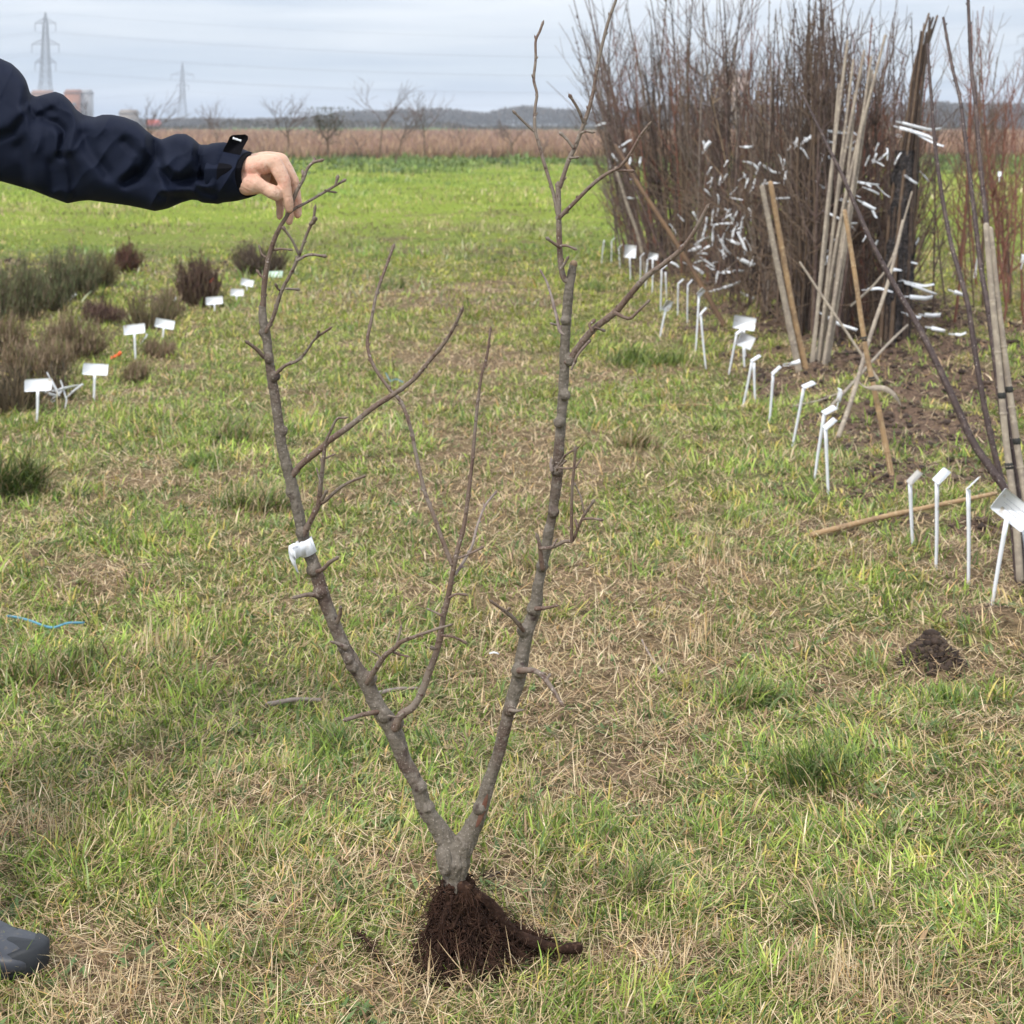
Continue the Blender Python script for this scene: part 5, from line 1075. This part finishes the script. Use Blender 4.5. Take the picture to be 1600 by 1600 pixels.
lying('stalk', (1036, 1056), (1003, 1006), .007, M['palet'], 'dead pale stalk lying right of the downward-curving spur', 'stalk', 0)
lying('twig', (1010, 640), (1120, 637), .008, M['tan'], 'thin straw-coloured stick lying in front of the leaning labels', 'twig')
lying('twig', (1240, 640), (1320, 628), .012, M['cane'], 'short pale stick lying on the soil near the crossed pair of labels', 'twig')
# tied bundle of whips, net round its foot
root = thing('sapling_bundle', 'thick bundle of dark stems in black net at the right end of the row', 'bundle'); Yk = GY(548)
for i in range(11):
    a = i * 2.4; rr_ = .012 * math.sqrt(i) ; dx = rr_ * math.cos(a); dy = rr_ * math.sin(a)
    tpx = (1446, 30) if i % 3 else (1462, 28)
    p = [P(1398, 548, Yk) + [dx * 2.4, dy * 1.5, 0], P(1412, 330, Yk) + [dx * 2.2, dy * 1.4, 0], P(1428, 185, Yk) + [dx * 1.1, dy * .9, 0], P(1437, 110, Yk) + [dx, dy, 0], P(tpx[0], tpx[1] + U(-8, 25), Yk) + [dx * 1.1, dy, 0]]
    mb = MB(); tube(mb, spline(p, 26), np.linspace(.015, .0065, 26), 7); mb.build('stem', [WH[3], WH[1]][i % 2], root)
mb = MB(); q = spline([P(1397, 552, Yk), P(1404, 430, Yk), P(1412, 310, Yk), P(1417, 235, Yk)], 60); ang = 34; n = 60
T_ = np.linspace(0, 1, n); r_ = np.interp(T_, [0, .3, .8, 1], [.072, .068, .062, .05]); V_ = []
for i in range(n):
    for j in range(ang):
        a = 2 * math.pi * j / ang; V_.append(q[i] + [math.cos(a) * r_[i], math.sin(a) * r_[i] * .8, 0])
V_ = np.array(V_); cc_ = np.repeat(q, ang, 0); dn = V_ - cc_; dn /= np.linalg.norm(dn, axis=1)[:, None]; V_ = V_ + dn * ((fbm(V_[:, 0] * 60 + V_[:, 1] * 60, V_[:, 2] * 5, 1, 333, 3) - .5) * .09)[:, None]
mb.add(V_, [(i * ang + j, i * ang + (j + 1) % ang, (i + 1) * ang + (j + 1) % ang, (i + 1) * ang + j) for i in range(n - 1) for j in range(ang)]); mb.build('net_wrap', M['net'], root)
setloc(root, (q[0][0], Yk, 0))

# ------------------------------------------------------------------ white tags hanging on the whips
def tag_strip(x, y, L, ang, w, Y, lb, group=None, name='plant_tag', m='plastic'):
    a = math.radians(ang); c = P(x, y, Y); L = L / F * Y * U(.95, 1.25); w = w / F * Y * U(.42, .66)
    ax = np.array([math.cos(a), U(-.35, .35), math.sin(a)]); ax /= np.linalg.norm(ax); wd = np.array([-math.sin(a) + U(-.2, .2), U(-.3, .6), math.cos(a)]); wd -= ax * wd.dot(ax); wd /= np.linalg.norm(wd)
    nn_ = np.cross(ax, wd); t = np.linspace(-.5, .5, 9); bend = U(-.12, .12)
    p = np.array([ax * L * s_ + nn_ * L * bend * (s_ * s_ * 4) for s_ in t]); fold = U(-.5, .5); p = p + np.outer(np.maximum(t - U(-.1, .3), 0), wd * L * fold); mb = MB(); wds = np.array([wd * math.cos(q_) + nn_ * math.sin(q_) for q_ in np.linspace(0, U(-1.1, 1.1), 9)]); ribbon(mb, p, wds, w, .0008)
    e = p[0]; lp = [e + nn_ * .013 * math.sin(q_) + ax * .018 * (math.cos(q_) - 1) for q_ in np.linspace(0, 5.9, 12)]; ribbon(mb, lp, wd, .003, .001)
    o = mb.build(name, M[m], smooth=False); o.location = c; return tag(o, lb, 'tag', group)
def frontY(x): return np.interp(x, [960, 1000, 1100, 1180, 1250, 1330, 1420, 1480, 1600], [16.0, 14.5, 12.4, 11.3, 10.0, 9.7, 9.7, 9.6, 11.0]) - .12
def zt(x, y): return 880 + x / 2.2222, y / 2.2222
UP = [(215, 498, 50, 35, 14), (232, 556, 26, 80, 18), (268, 556, 24, 80, 18), (163, 560, 22, 90, 16), (500, 503, 28, 60, 24), (243, 690, 30, -10, 14), (515, 627, 20, 80, 14), (546, 618, 18, 80, 13), (565, 612, 18, 60, 12), (388, 800, 24, -50, 12)]
MIDT = [(655, 568, 34, -15, 18), (680, 575, 26, 70, 16), (768, 562, 20, 80, 14), (728, 598, 38, -35, 18), (772, 608, 28, 80, 18), (640, 628, 18, 70, 14), (665, 630, 18, 70, 14), (700, 632, 18, 70, 14), (778, 688, 56, 5, 12), (610, 692, 30, -10, 12), (812, 488, 22, 70, 18), (855, 478, 34, 40, 24), (838, 524, 56, -40, 16), (935, 458, 46, -10, 18), (922, 546, 46, -15, 20), (893, 575, 64, 83, 13), (905, 652, 44, -35, 16), (938, 494, 22, 0, 12), (978, 462, 28, 0, 12)]
LOW = [(540, 700, 44, 85, 15), (520, 740, 50, 80, 15), (495, 790, 60, 70, 20), (520, 810, 56, 86, 15), (560, 775, 50, 12, 14), (555, 820, 70, 84, 16), (562, 860, 60, -60, 15), (592, 800, 46, 80, 14), (620, 770, 38, 84, 12), (622, 840, 68, -68, 16), (465, 862, 34, 15, 24), (458, 930, 56, -25, 18), (478, 940, 30, -30, 12), (508, 915, 40, -35, 14), (640, 912, 44, -25, 24), (572, 945, 38, 5, 24), (588, 990, 54, 18, 20), (540, 1005, 34, 15, 14), (535, 955, 30, 80, 12), (600, 745, 30, 60, 12), (575, 735, 26, 60, 12), (650, 860, 30, -60, 12), (500, 858, 22, 30, 14), (480, 905, 24, 20, 12), (660, 900, 24, 60, 12)]
RT = [(970, 765, 88, -25, 16), (1062, 716, 52, -30, 20), (1035, 634, 62, -10, 14), (1075, 640, 50, -12, 12), (992, 700, 34, -15, 12), (955, 842, 48, -28, 18), (955, 1000, 50, -50, 18), (960, 1128, 104, -34, 20), (1088, 842, 20, 70, 20), (1200, 910, 48, -5, 18), (1155, 935, 40, 10, 22), (1100, 1000, 84, 8, 24), (1215, 630, 34, -35, 16), (885, 700, 36, 86, 9), (1060, 548, 18, 70, 14), (1085, 540, 18, 70, 14), (1120, 535, 22, 40, 13), (1165, 540, 24, 60, 14), (1080, 665, 54, -20, 10), (920, 890, 18, 70, 14)]
RB = [(1235, 990, 84, -8, 24), (1250, 1005, 90, -18, 20), (1245, 1035, 92, -8, 26), (1215, 1098, 50, -20, 26), (1280, 1096, 50, -8, 28), (1210, 985, 30, -20, 14)]
for L_, lb, gr in ((UP, 'small white tag hung high on the far twiggy saplings at the left', 'tags on the far twiggy saplings'), (MIDT, 'white tag hanging at mid height among the straight grey-brown and dark saplings', 'tags at mid height of the dense row'),
                   (LOW, 'white tag in the thick low cluster of tags left of the two leaning canes', 'tags in the low cluster'), (RT, 'white tag among the stems right of the sheaf of pale canes', 'tags right of the canes'), (RB, 'white tag low on the right side of the net-wrapped bundle', 'tags at the foot of the bundle')):
    for (x, y, L, a, w_) in L_:
        px, py = zt(x, y); tag_strip(px, py, L / 2.222, a, w_ / 2.222, frontY(px) + U(-.1, .1), lb, gr)
        for _q in range(1 if L_ is not RB and L < 62 else 0): tag_strip(px + U(-34, 34), py + U(-34, 22), L / 2.222 * U(.5, .8), a + U(-60, 60), w_ / 2.222 * .75, frontY(px) + U(0, .25), lb, gr)
for (x, y, L, a, w_, lb) in ((1440, 200, 62, -13, 9, 'topmost long white tag sticking out right of the net-wrapped bundle'), (1436, 208, 60, -17, 9, 'second long white tag under the topmost, right of the net-wrapped bundle'), (1450, 219, 44, -28, 8, 'lowest long white tag sticking out right of the net-wrapped bundle')): tag_strip(x, y, L, a, w_, Yk - .15, lb)
for (x, y, L, a, w_, lb) in ((1527, 405, 38, 84, 6, 'narrow white tag hanging on the near dark saplings at the right'), (1502, 460, 22, -20, 12, 'crumpled white tag low between loose reddish saplings'), (1501, 523, 14, 0, 9, 'small white tag lying on the soil at the right'), (1599, 405, 12, 80, 14, 'white tag cut off by the right edge of the view'),
                             (1562, 272, 8, 80, 9, 'tiny white tag on a loose sapling against the meadow'), (1466, 515, 18, -10, 12, 'white tag at the foot of the loose reddish saplings'), (1312, 618, 18, 80, 12, 'white tag just above the crossed pair of labels'), (1257, 548, 14, 84, 8, 'white tag at the foot of the sheaf of canes'), (1243, 567, 12, 10, 12, 'small white tag left of the foot of the sheaf of canes')):
    tag_strip(x, y, L, a, w_, 9.4 if y < 550 else GY(660), lb)
# curved worn strip tied to the lone cane
Yc_ = GY(752); mb = MB(); pp = [P(x, y, Yc_ - .02) for x, y in ((1337, 591), (1345, 600), (1355, 606), (1368, 606), (1382, 607), (1394, 614), (1402, 623), (1407, 633))]
q = spline(pp, 24); ribbon(mb, q, spline([(0, .5, 1), (.2, .5, .9), (.5, .5, .8)], 24), np.interp(np.linspace(0, 1, 24), [0, .25, .4, .8, 1], [.006, .008, .022, .02, .008]), .001)
o = mb.build('plant_tag', M['cane']); o.data.transform(Matrix.Translation(-Vector(q[10]))); o.location = q[10]; tag(o, 'worn curved grey-white strip tied to the lone orange-tan cane', 'tag')
# heap of crumpled tags by the nearest T label
for (x, y, L, a, w_, lb) in ((86, 606, 26, -60, 9, 'upright white tag in the crumpled group beside the nearest T label'), (80, 617, 24, -30, 9, 'lowest white tag of the crumpled group beside the nearest T label'), (104, 625, 34, -72, 4, 'thin white strip hanging right of the crumpled white tags'), (112, 604, 30, 12, 8, 'topmost white tag lying across the crumpled group'), (120, 607, 22, 40, 6, 'small white tag at the right end of the crumpled group'), (95, 612, 20, 50, 8, 'middle white tag of the crumpled group')):
    tag_strip(x, y, L, a, w_, 7.7, lb)
for (x, y, w_, lb) in ((272, 470, 10, 'white scrap between the olive stems and the dark purple-brown shrub'), (115, 462, 9, 'white scrap at the foot of the front left grey-green shrub'), (70, 475, 12, 'dull white scrap at the foot of the back row of shrubs'), (3, 522, 8, 'white scrap at the left edge between the two rows of shrubs'), (228, 527, 8, 'white scrap behind the T label at the olive stems')):
    tag_strip(x, y, w_, 50, w_ * .7, GY(y + 12), lb, name='plastic_scrap')
c = P(430, 429, GY(436)); mb = MB(); box(mb, (0, 0, 0), [(1, 0, .04), (0, .8, .6), (0, -.6, .8)], (.062, .04, .002)); o = mb.build('plant_label', mat('pale_green_plastic', (.55, .72, .6), .5, .4), smooth=False); o.location = c; tag(o, 'pale green plastic plate lying flat beyond the small white labels', 'plant label')
def twine(pts, m, lb, Y0=None):
    ps = []
    for x, y in pts: p = G(x, y); p[2] = gz(p[0], p[1]) + U(.012, .03); ps.append(p)
    mb = MB(); q = spline(ps, 30); ribbon(mb, q, (0, .5, .85), .006, .002); o = mb.build('twine', m, None); o.data.transform(Matrix.Translation(-Vector(ps[0]))); o.location = ps[0]; tag(o, lb, 'twine')
twine([(10, 976), (22, 972), (45, 982), (80, 986), (105, 984), (132, 979)], M['string'], 'bright blue twine lying in the grass at the left edge')
twine([(603, 590), (610, 597), (618, 595), (630, 602)], M['string'], 'short blue twine in the grass where the crossing shoots meet')
twine([(0, 622), (20, 620), (37, 617)], M['string'], 'blue twine caught at the foot of the shrubs beside the nearest T label')
for (x, y, s_, lb) in ((181, 556, 8, 'bright orange-red plastic tie between the second and third T labels'), (328, 440, 6, 'small orange tie in the dark purple-brown shrub')):
    Yo = GY(y + (10 if y > 500 else 30)) - (.35 if y < 500 else 0); mb = MB(); c = P(x, y, Yo); ribbon(mb, [np.array([-.03, 0, -.012]), np.array([-.012, .004, -.006]), np.array([.006, -.004, .004]), np.array([.02, 0, .012])], (.1, .6, .8), .018, .002); tube(mb, [np.array([.018, 0, .008]), np.array([.024, 0, .016])], .011, 8)
    o = mb.build('plastic_tie', M['orange']); o.location = c; tag(o, lb, 'tie')
mb = MB(); c = G(772, 1029); c[2] = gz(c[0], c[1]) + .02; ribbon(mb, [np.array([-.012, 0, 0]), np.array([0, 0, .003]), np.array([.012, 0, -.001])], (0, .6, .8), .004, .001); o = mb.build('plastic_scrap', M['plastic']); o.location = c; tag(o, 'tiny white scrap in the grass between the middle and right limbs', 'scrap')

# ------------------------------------------------------------------ low shrubs in rows at the left
def shrub(px, py, wpx, hpx, pal, lb, kind='heath', n=260, cat='shrub', group=None):
    c = G(px, py); Y = c[1]; R = wpx / 2 / F * Y; Hh = hpx / F * Y * (.80 if Y > 10 else .92); c[2] = gz(c[0], c[1])
    root = thing('shrub', lb, cat, tuple(c), group); mb = MB(); lf_ = MB(); tips = []; ncl = 8; cla = U(0, 6.283, ncl); clq = np.sqrt(U(.05, 1, ncl)); clh = U(.6, 1.12, ncl); cls = U(.7, 1.3, ncl)
    for i in range(n):
        kc = rng.integers(0, ncl); a = cla[kc] + rng.normal(0, .45); q_ = min(abs(clq[kc] + rng.normal(0, .2)), 1.1); b = np.array([math.cos(a) * q_ * R * .45, math.sin(a) * q_ * R * .45, -.01])
        up_ = Hh * (U(.45, 1.18) if kind != 'sticks' else U(.5, 1.15)) * (1 - .25 * q_ ** 2) * clh[kc]; e = np.array([math.cos(a) * q_ * R * U(.8, 1.1), math.sin(a) * q_ * R * U(.8, 1.1), up_])
        m_ = b * .45 + e * .55 + rng.normal(0, .012, 3); q = spline([b, m_, e], 7); tube(mb, q, np.linspace(.0042 if kind == 'sticks' else .003, .0014, 7) * (1.2 if Y > 12 else 1), 4, False, pick(1, [(.17, .13, .075), (.22, .165, .105), (.12, .09, .055)], [1, 1, 1])[0])
        tips.append(q)
    T = np.array(tips)[:, 2:]
    nl = {'heath': 17, 'sticks': 4, 'dry': 15}[kind]; m2 = len(T) * nl; idx = rng.integers(0, len(T), m2); kk = rng.integers(0, T.shape[1], m2)
    p = T[idx, kk] + rng.normal(0, .008, (m2, 3)); p[:, 2] = np.maximum(p[:, 2], .01)
    blades(lf_, p[:, 0], p[:, 1], p[:, 2], U(.02, .06, m2), U(.003, .007, m2) * (Y / 12) ** .5, U(0, 6.283, m2), U(0, .55, m2), U(-.2, .7, m2), pick(m2, *pal), 1)
    mb.build('stems', M['twiggy'], root); lf_.build('foliage', M['leaf'], root, smooth=False)
    return root
GREYG = ([(.13, .155, .065), (.18, .20, .09), (.17, .13, .085), (.09, .11, .05), (.27, .22, .15)], [4, 3, 1.2, 2, 1])
PURP = ([(.10, .055, .045), (.15, .088, .068), (.07, .04, .034), (.19, .13, .09)], [3, 2, 2, 1])
REDD = ([(.13, .05, .035), (.09, .045, .032), (.16, .085, .05), (.07, .05, .03)], [3, 3, 1, 1])
OLIV = ([(.16, .15, .06), (.12, .115, .05), (.20, .15, .08)], [2, 2, 1])
BRWN = ([(.24, .165, .10), (.30, .22, .15), (.17, .12, .075), (.19, .20, .07), (.38, .29, .20)], [3, 2, 3, 2, 1])
DARKS = ([(.06, .055, .035), (.09, .07, .045), (.05, .04, .03)], [1, 1, 1])
BG = 'back row of low shrubs at the left'
shrub(-8, 512, 90, 105, GREYG, 'grey-green shrub cut off by the left edge, in the back row', n=280, group=BG)
shrub(38, 500, 84, 102, GREYG, 'grey-green shrub second from the left edge in the back row', n=280, group=BG)
shrub(80, 486, 80, 98, GREYG, 'grey-green shrub third from the left edge in the back row', n=280, group=BG)
shrub(118, 466, 74, 92, GREYG, 'tallest grey-green shrub, in the middle of the back row', n=260, group=BG)
shrub(155, 450, 66, 66, OLIV, 'olive shrub just left of the reddish one in the back row', n=220, group=BG)
shrub(198, 427, 64, 54, REDD, 'reddish-brown shrub at the far right end of the back row', n=220, group=BG)
FG = 'front row of low shrubs at the left'
shrub(408, 430, 92, 62, ([(.11, .08, .06), (.14, .11, .07), (.08, .055, .045)], [2, 1, 2]), 'farthest shrub of the front row, behind the tip of the left limb', n=260, group=FG)
shrub(313, 476, 90, 92, PURP, 'dense dark purple-brown shrub behind a T label', n=340, group=FG)
shrub(232, 515, 96, 92, OLIV, 'shrub of tall thin olive and brown stems between two T labels', 'sticks', n=170, group=FG)
shrub(255, 500, 60, 60, BRWN, 'low brownish plant between the olive stems and the dark purple-brown shrub', 'dry', n=110, group=FG)
shrub(155, 505, 76, 38, PURP, 'low purple-brown mat of stems behind the olive stems', 'dry', n=150, group=FG)
shrub(110, 560, 120, 66, BRWN, 'tan dead-looking shrub mixed with grass behind the second T label', 'dry', n=230, group=FG)
shrub(60, 590, 110, 68, BRWN, 'tan-brown dead shrub behind the nearest T label', 'dry', n=220, group=FG)
shrub(10, 560, 90, 66, BRWN, 'brown dead shrub at the left edge between the rows', 'dry', n=200, group=FG)
shrub(22, 646, 96, 92, DARKS, 'dark upright stems at the left edge beside the nearest T label', 'sticks', n=190, group=FG)
shrub(95, 628, 90, 60, DARKS, 'thin dark stems rising out of the crumpled white tags', 'sticks', n=70, group=FG)
shrub(205, 600, 54, 22, BRWN, 'low clump of dead brown leaves right of the second T label', 'dry', n=80, group=FG)
shrub(245, 560, 60, 24, BRWN, 'low clump of dead brown leaves right of the third T label', 'dry', n=80, group=FG)

# ------------------------------------------------------------------ bare young trees at the edge of the brown field
def field_tree(px, py, hpx, lb, spread=.5, trunkr=.035, bushy=1.0, name='young_tree', ivy=0, lean=0.0):
    c = G(px, py); Y = c[1]; Hh = hpx / F * Y; root = thing(name, lb, 'tree', tuple(c)); mb = MB(); cr_ = MB()
    th = Hh * .42; tp_ = np.array([lean * th, U(-.05, .05), th]); tube(mb, spline([(0, 0, -.05), tp_ * .5 + U(-.03, .03, 3), tp_], 8), np.linspace(trunkr, trunkr * .7, 8), 7, True)
    def rec(p, d, L, r, dep):
        d = d / np.linalg.norm(d); e = p + d * L; m_ = p + d * L * .5 + rng.normal(0, .04 * L, 3); tube(cr_, spline([p, m_, e], 5), np.linspace(r, r * .55, 5), 5, False)
        if dep == 0: return
        for _ in range(rng.integers(2, 4 + int(bushy))):
            nd = d + rng.normal(0, spread, 3); nd[2] = abs(nd[2]) * .7 + .35; rec(p + (e - p) * U(.45, 1), nd, L * U(.5, .8), r * .55, dep - 1)
    for _ in range(5):
        a = U(0, 6.283); rec(tp_ * U(.7, 1), np.array([math.cos(a) * .7, math.sin(a) * .7, U(.5, 1.2)]), Hh * U(.26, .38), trunkr * .5, 3)
    mb.build('trunk', WH[1], root); cr_.build('crown', WH[0], root)
    if ivy:
        m2 = 1500; l_ = MB(); p = np.stack([rng.normal(0, .33, m2), rng.normal(0, .3, m2), Hh * .72 + rng.normal(0, .36, m2)], -1); p[:, 2] = np.clip(p[:, 2], Hh * .3, Hh * 1.0)
        blades(l_, p[:, 0], p[:, 1], p[:, 2], U(.05, .13, m2), U(.03, .06, m2), U(0, 6.283, m2), U(0, 2.5, m2), U(0, .8, m2), pick(m2, [(.10, .10, .07), (.14, .12, .09), (.07, .075, .05)], [1, 1, 1]), 1); l_.build('foliage', M['leaf'], root, smooth=False)
field_tree(232, 252, 120, 'bare young tree rising behind the sleeve, below the smaller pylon', .55)
field_tree(338, 250, 95, 'faint bare young tree between the sleeve cuff and the smaller pylon', .5, .028)
field_tree(450, 248, 105, 'bare young tree with a wide forked crown just right of the cuff tab', .6, .045)
field_tree(512, 250, 80, 'young tree with a dense dark clump of growth in its crown', .4, .04, ivy=1)
field_tree(592, 250, 135, 'slender bare tree leaning slightly right, left one of a close pair', .45, .032, lean=.1)
field_tree(616, 257, 100, 'slender bare tree, right one of a close pair', .5, .03, lean=.3)
field_tree(662, 250, 118, 'bare tree with a crown bent to the right, behind the middle shoots', .5, .035)
field_tree(560, 252, 46, 'thin bare sapling standing low against the brown field', .4, .02)
field_tree(722, 247, 60, 'thin bare sapling with a few twigs left of the shrubby one', .4, .018)
field_tree(800, 250, 66, 'shrubby dark young tree left of the tall pruned leader', .5, .04, 2)
field_tree(848, 252, 40, 'small bare bush behind the tall pruned leader', .5, .02)
field_tree(1462, 252, 100, 'bare tree seen between the near saplings at the right', .5, .035)
field_tree(1566, 250, 110, 'bare tree near the right edge behind the loose saplings', .55, .035)
field_tree(120, 252, 90, 'bare young tree hidden in part by the upper sleeve', .5, .03)

# ------------------------------------------------------------------ far woods, buildings, pylons, wires
def wood(name, lb, Y, x0, x1, hfun, n, base=0):
    mb = MB(); px = U(x0, x1, n); x = (px - 800) / F * Y; yy = Y + U(0, 40, n); hh = hfun(px, x)
    z = hh * (U(0, 1, n) ** .75); s_ = U(.5, 1.5, n) * Y / 700; col = pick(n, [(.095, .080, .070), (.12, .10, .085), (.075, .07, .062), (.10, .085, .08)], [2, 2, 2, 1])
    blades(mb, x, yy, z, s_ * 1.3, s_ * .9, U(0, 6.283, n), U(0, 1.2, n), U(0, .5, n), col, 1)
    o = mb.build(name, M['leaf'], smooth=False); tag(o, lb, 'woods', kind='stuff')
wood('far_wood', 'blue-grey leafless wood along the horizon behind the brown field', 700, 505, 1750, lambda px, x: (3.4 + 5.0 * fbm(x, x * 0, .035, 501, 4) * sm(px, 500, 540)) * (1 - .55 * sm(px, 690, 740) * (1 - sm(px, 750, 800)) * .6) + .6 * 1, 30000)
wood('far_hedgerow', 'low distant line of hedges and trees left of the wood', 620, -100, 520, lambda px, x: 1.5 + 3.6 * fbm(x, x * 0, .03, 511, 3) ** 1.4, 16000)
wood('low_hedge', 'thin dark hedge line at the far edge of the brown field', 300, -150, 1750, lambda px, x: .25 + 1.3 * sm(fbm(x, x * 0, .06, 521, 3), .45, .75), 9000)
wood('tall_copse', 'taller distant copse at the far right behind the loose saplings', 560, 1445, 1760, lambda px, x: 5.5 + 5 * fbm(x, x * 0, .04, 531, 3), 14000)
def beam(mb, a, b, r): tube(mb, [np.array(a, float), np.array(b, float)], r, 4, False)
def pylon(px, Y, Hh, arms, lb, r=.16):
    x0 = (px - 800) / F * Y; root = thing('pylon', lb, 'pylon', (x0, Y, 0)); mb = MB(); ends = []
    prof = lambda z: np.interp(z / Hh, [0, .38, .62, .9, 1], [4.6, 2.1, 1.5, .85, .1]) * Hh / 50
    zs = np.r_[np.linspace(0, .38, 5), np.linspace(.44, 1, 11)] * Hh
    for a, b in zip(zs[:-1], zs[1:]):
        wa, wb = prof(a), prof(b)
        for sx, sy in ((1, 1), (-1, 1), (-1, -1), (1, -1)):
            beam(mb, (sx * wa, sy * wa, a), (sx * wb, sy * wb, b), r * 1.25)
            ox, oy = -sy, sx; beam(mb, (sx * wa, sy * wa, a), (ox * wb, oy * wb, b), r * .7); beam(mb, (ox * wa, oy * wa, a), (sx * wb, sy * wb, b), r * .7)
        for s_ in (1, -1): beam(mb, (-wb, s_ * wb, b), (wb, s_ * wb, b), r * .7); beam(mb, (s_ * wb, -wb, b), (s_ * wb, wb, b), r * .7)
    mb.build('lattice_tower', M['steel'], root)
    for zf, half in arms:
        z = zf * Hh; w_ = prof(z); mb = MB()
        for s_ in (1, -1):
            for sy in (1, -1): beam(mb, (s_ * w_, sy * w_, z), (s_ * half, 0, z - .2), r); beam(mb, (s_ * prof(z + 2.2), sy * w_, z + 2.2), (s_ * half, 0, z), r * .8)
            for t in (.3, .6): beam(mb, (s_ * (w_ + (half - w_) * t), 0, z - .1), (s_ * (w_ + (half - w_) * t), 0, z + 2.2 * (1 - t)), r * .7)
            beam(mb, (s_ * half, 0, z), (s_ * half, 0, z - 3.8), r * 1.2); ends.append(np.array([x0 + s_ * half, Y, z - 3.8]))
        mb.build('crossarm', M['steel'], root)
    ends.append(np.array([x0, Y, Hh])); return ends
e1 = pylon(71, 740, 50.5, ((.905, 4.6), (.72, 6.0), (.56, 4.6)), 'large lattice pylon above the sleeve at the left', .125)
e2 = pylon(285, 1330, 50, ((.80, 9.0), (.62, 5.0)), 'smaller lattice pylon farther off, right of the sleeve', .17)
e3 = pylon(1606, 820, 50, ((.88, 5), (.72, 6.5), (.56, 5)), 'lattice pylon at the right edge behind the saplings', .13)
off = lambda dx, dy: [p + np.array([dx, dy, 0]) for p in e1]
def wires(A, B, sag, lb):
    mb = MB()
    for a, b in zip(A, B):
        t = np.linspace(0, 1, 30)[:, None]; p = a * (1 - t) + b * t; p[:, 2] -= sag * 4 * (t * (1 - t))[:, 0]; tube(mb, p, .034, 4, False)
    o = mb.build('power_lines', M['wire']); tag(o, lb, 'power lines')
wires(e1, e3, 9, 'sagging power lines strung across the sky from the large pylon to the right edge')
wires(e1, [p + np.array([-330, 60, 0]) for p in e1], 8, 'power lines running off the left edge from the large pylon')
e4 = [p + np.array([560, 60, 0]) for p in e2]; wires(e2[:4] + [e2[-1]], e4[:4] + [e4[-1]], 12, 'fainter lower power lines from the smaller pylon towards the right')
wires(e2[:4] + [e2[-1]], [p + np.array([-420, 0, 0]) for p in e2[:4] + [e2[-1]]], 12, 'fainter lower power lines from the smaller pylon towards the left')
def building(px0, px1, ytop, Y, lb, col, roofc, wins=4, name='building'):
    x0, x1 = (px0 - 800) / F * Y, (px1 - 800) / F * Y; Hh = H + (HY - ytop) / F * Y; cx_ = (x0 + x1) / 2; dp = max(8, (x1 - x0) * .6)
    root = thing(name, lb, 'building', (cx_, Y, 0)); mb = MB(); box(mb, (0, dp / 2, Hh / 2), np.eye(3), ((x1 - x0) / 2, dp / 2, Hh / 2)); mb.build('wall', mat('wall_' + name, col, .8, .2, [(.3, .4, .6, tuple(c * .85 for c in col))]), root, smooth=False)
    mb = MB(); hw = (x1 - x0) / 2 + .3; V_ = [(-hw, -.3, Hh + .02), (hw, -.3, Hh + .02), (hw, dp + .3, Hh + .02), (-hw, dp + .3, Hh + .02), (-hw, dp / 2, Hh + 1.6), (hw, dp / 2, Hh + 1.6)]
    mb.add(V_, [(0, 1, 5, 4), (2, 3, 4, 5), (0, 3, 2, 1)], [(0, 4, 3), (1, 2, 5)]); mb.build('roof', mat('roof_' + name, roofc, .8, .2), root, smooth=False)
    for i in range(wins):
        for zz in np.arange(2.2, Hh - 1.5, 3.2):
            m_ = MB(); xw = -hw + (i + .7) * 2 * hw / (wins + .4); box(m_, (xw, -.02, zz), np.eye(3), (min(.8, hw / wins * .5), .04, .7)); m_.build('window', M['wire'], root, smooth=False)
building(48, 76, 147, 640, 'pale orange tower block peeping over the sleeve at the left', (.42, .27, .20), (.30, .18, .14), 3)
building(100, 121, 146, 650, 'orange-brown tower block right of the large pylon', (.40, .17, .09), (.25, .12, .08), 2)
building(124, 138, 146, 655, 'grey-white tower block next to the orange-brown one', (.42, .42, .43), (.30, .30, .31), 2)
building(186, 209, 178, 600, 'low grey-brown building just above the sleeve', (.30, .25, .21), (.24, .20, .17), 3)
building(229, 244, 194.5, 560, 'small red-roofed shed beyond the brown field', (.42, .07, .05), (.45, .08, .05), 2, 'shed')
building(1128, 1172, 118, 420, 'pale brick building glimpsed through the dense saplings', (.42, .30, .24), (.22, .17, .15), 5)

# ------------------------------------------------------------------ air
if HAZE:
    me = bpy.data.meshes.new('haze'); bm = bmesh.new(); bmesh.ops.create_cube(bm, size=1); bm.to_mesh(me); bm.free()
    o = link('haze', me); o.scale = (1900, 1560, 72); o.location = (0, 760, 34.0); o['kind'] = 'stuff'
    hm_ = bpy.data.materials.new('haze'); hm_.use_nodes = True; t = hm_.node_tree; t.nodes.clear(); oo = N(t, 'ShaderNodeOutputMaterial'); pv = N(t, 'ShaderNodeVolumePrincipled')
    pv.inputs['Color'].default_value = (.80, .86, .95, 1); pv.inputs['Density'].default_value = HAZE; pv.inputs['Anisotropy'].default_value = .2
    t.links.new(pv.outputs[0], oo.inputs['Volume']); me.materials.append(hm_)
    tag(o, 'thin pale winter haze lying over the whole field', 'haze')
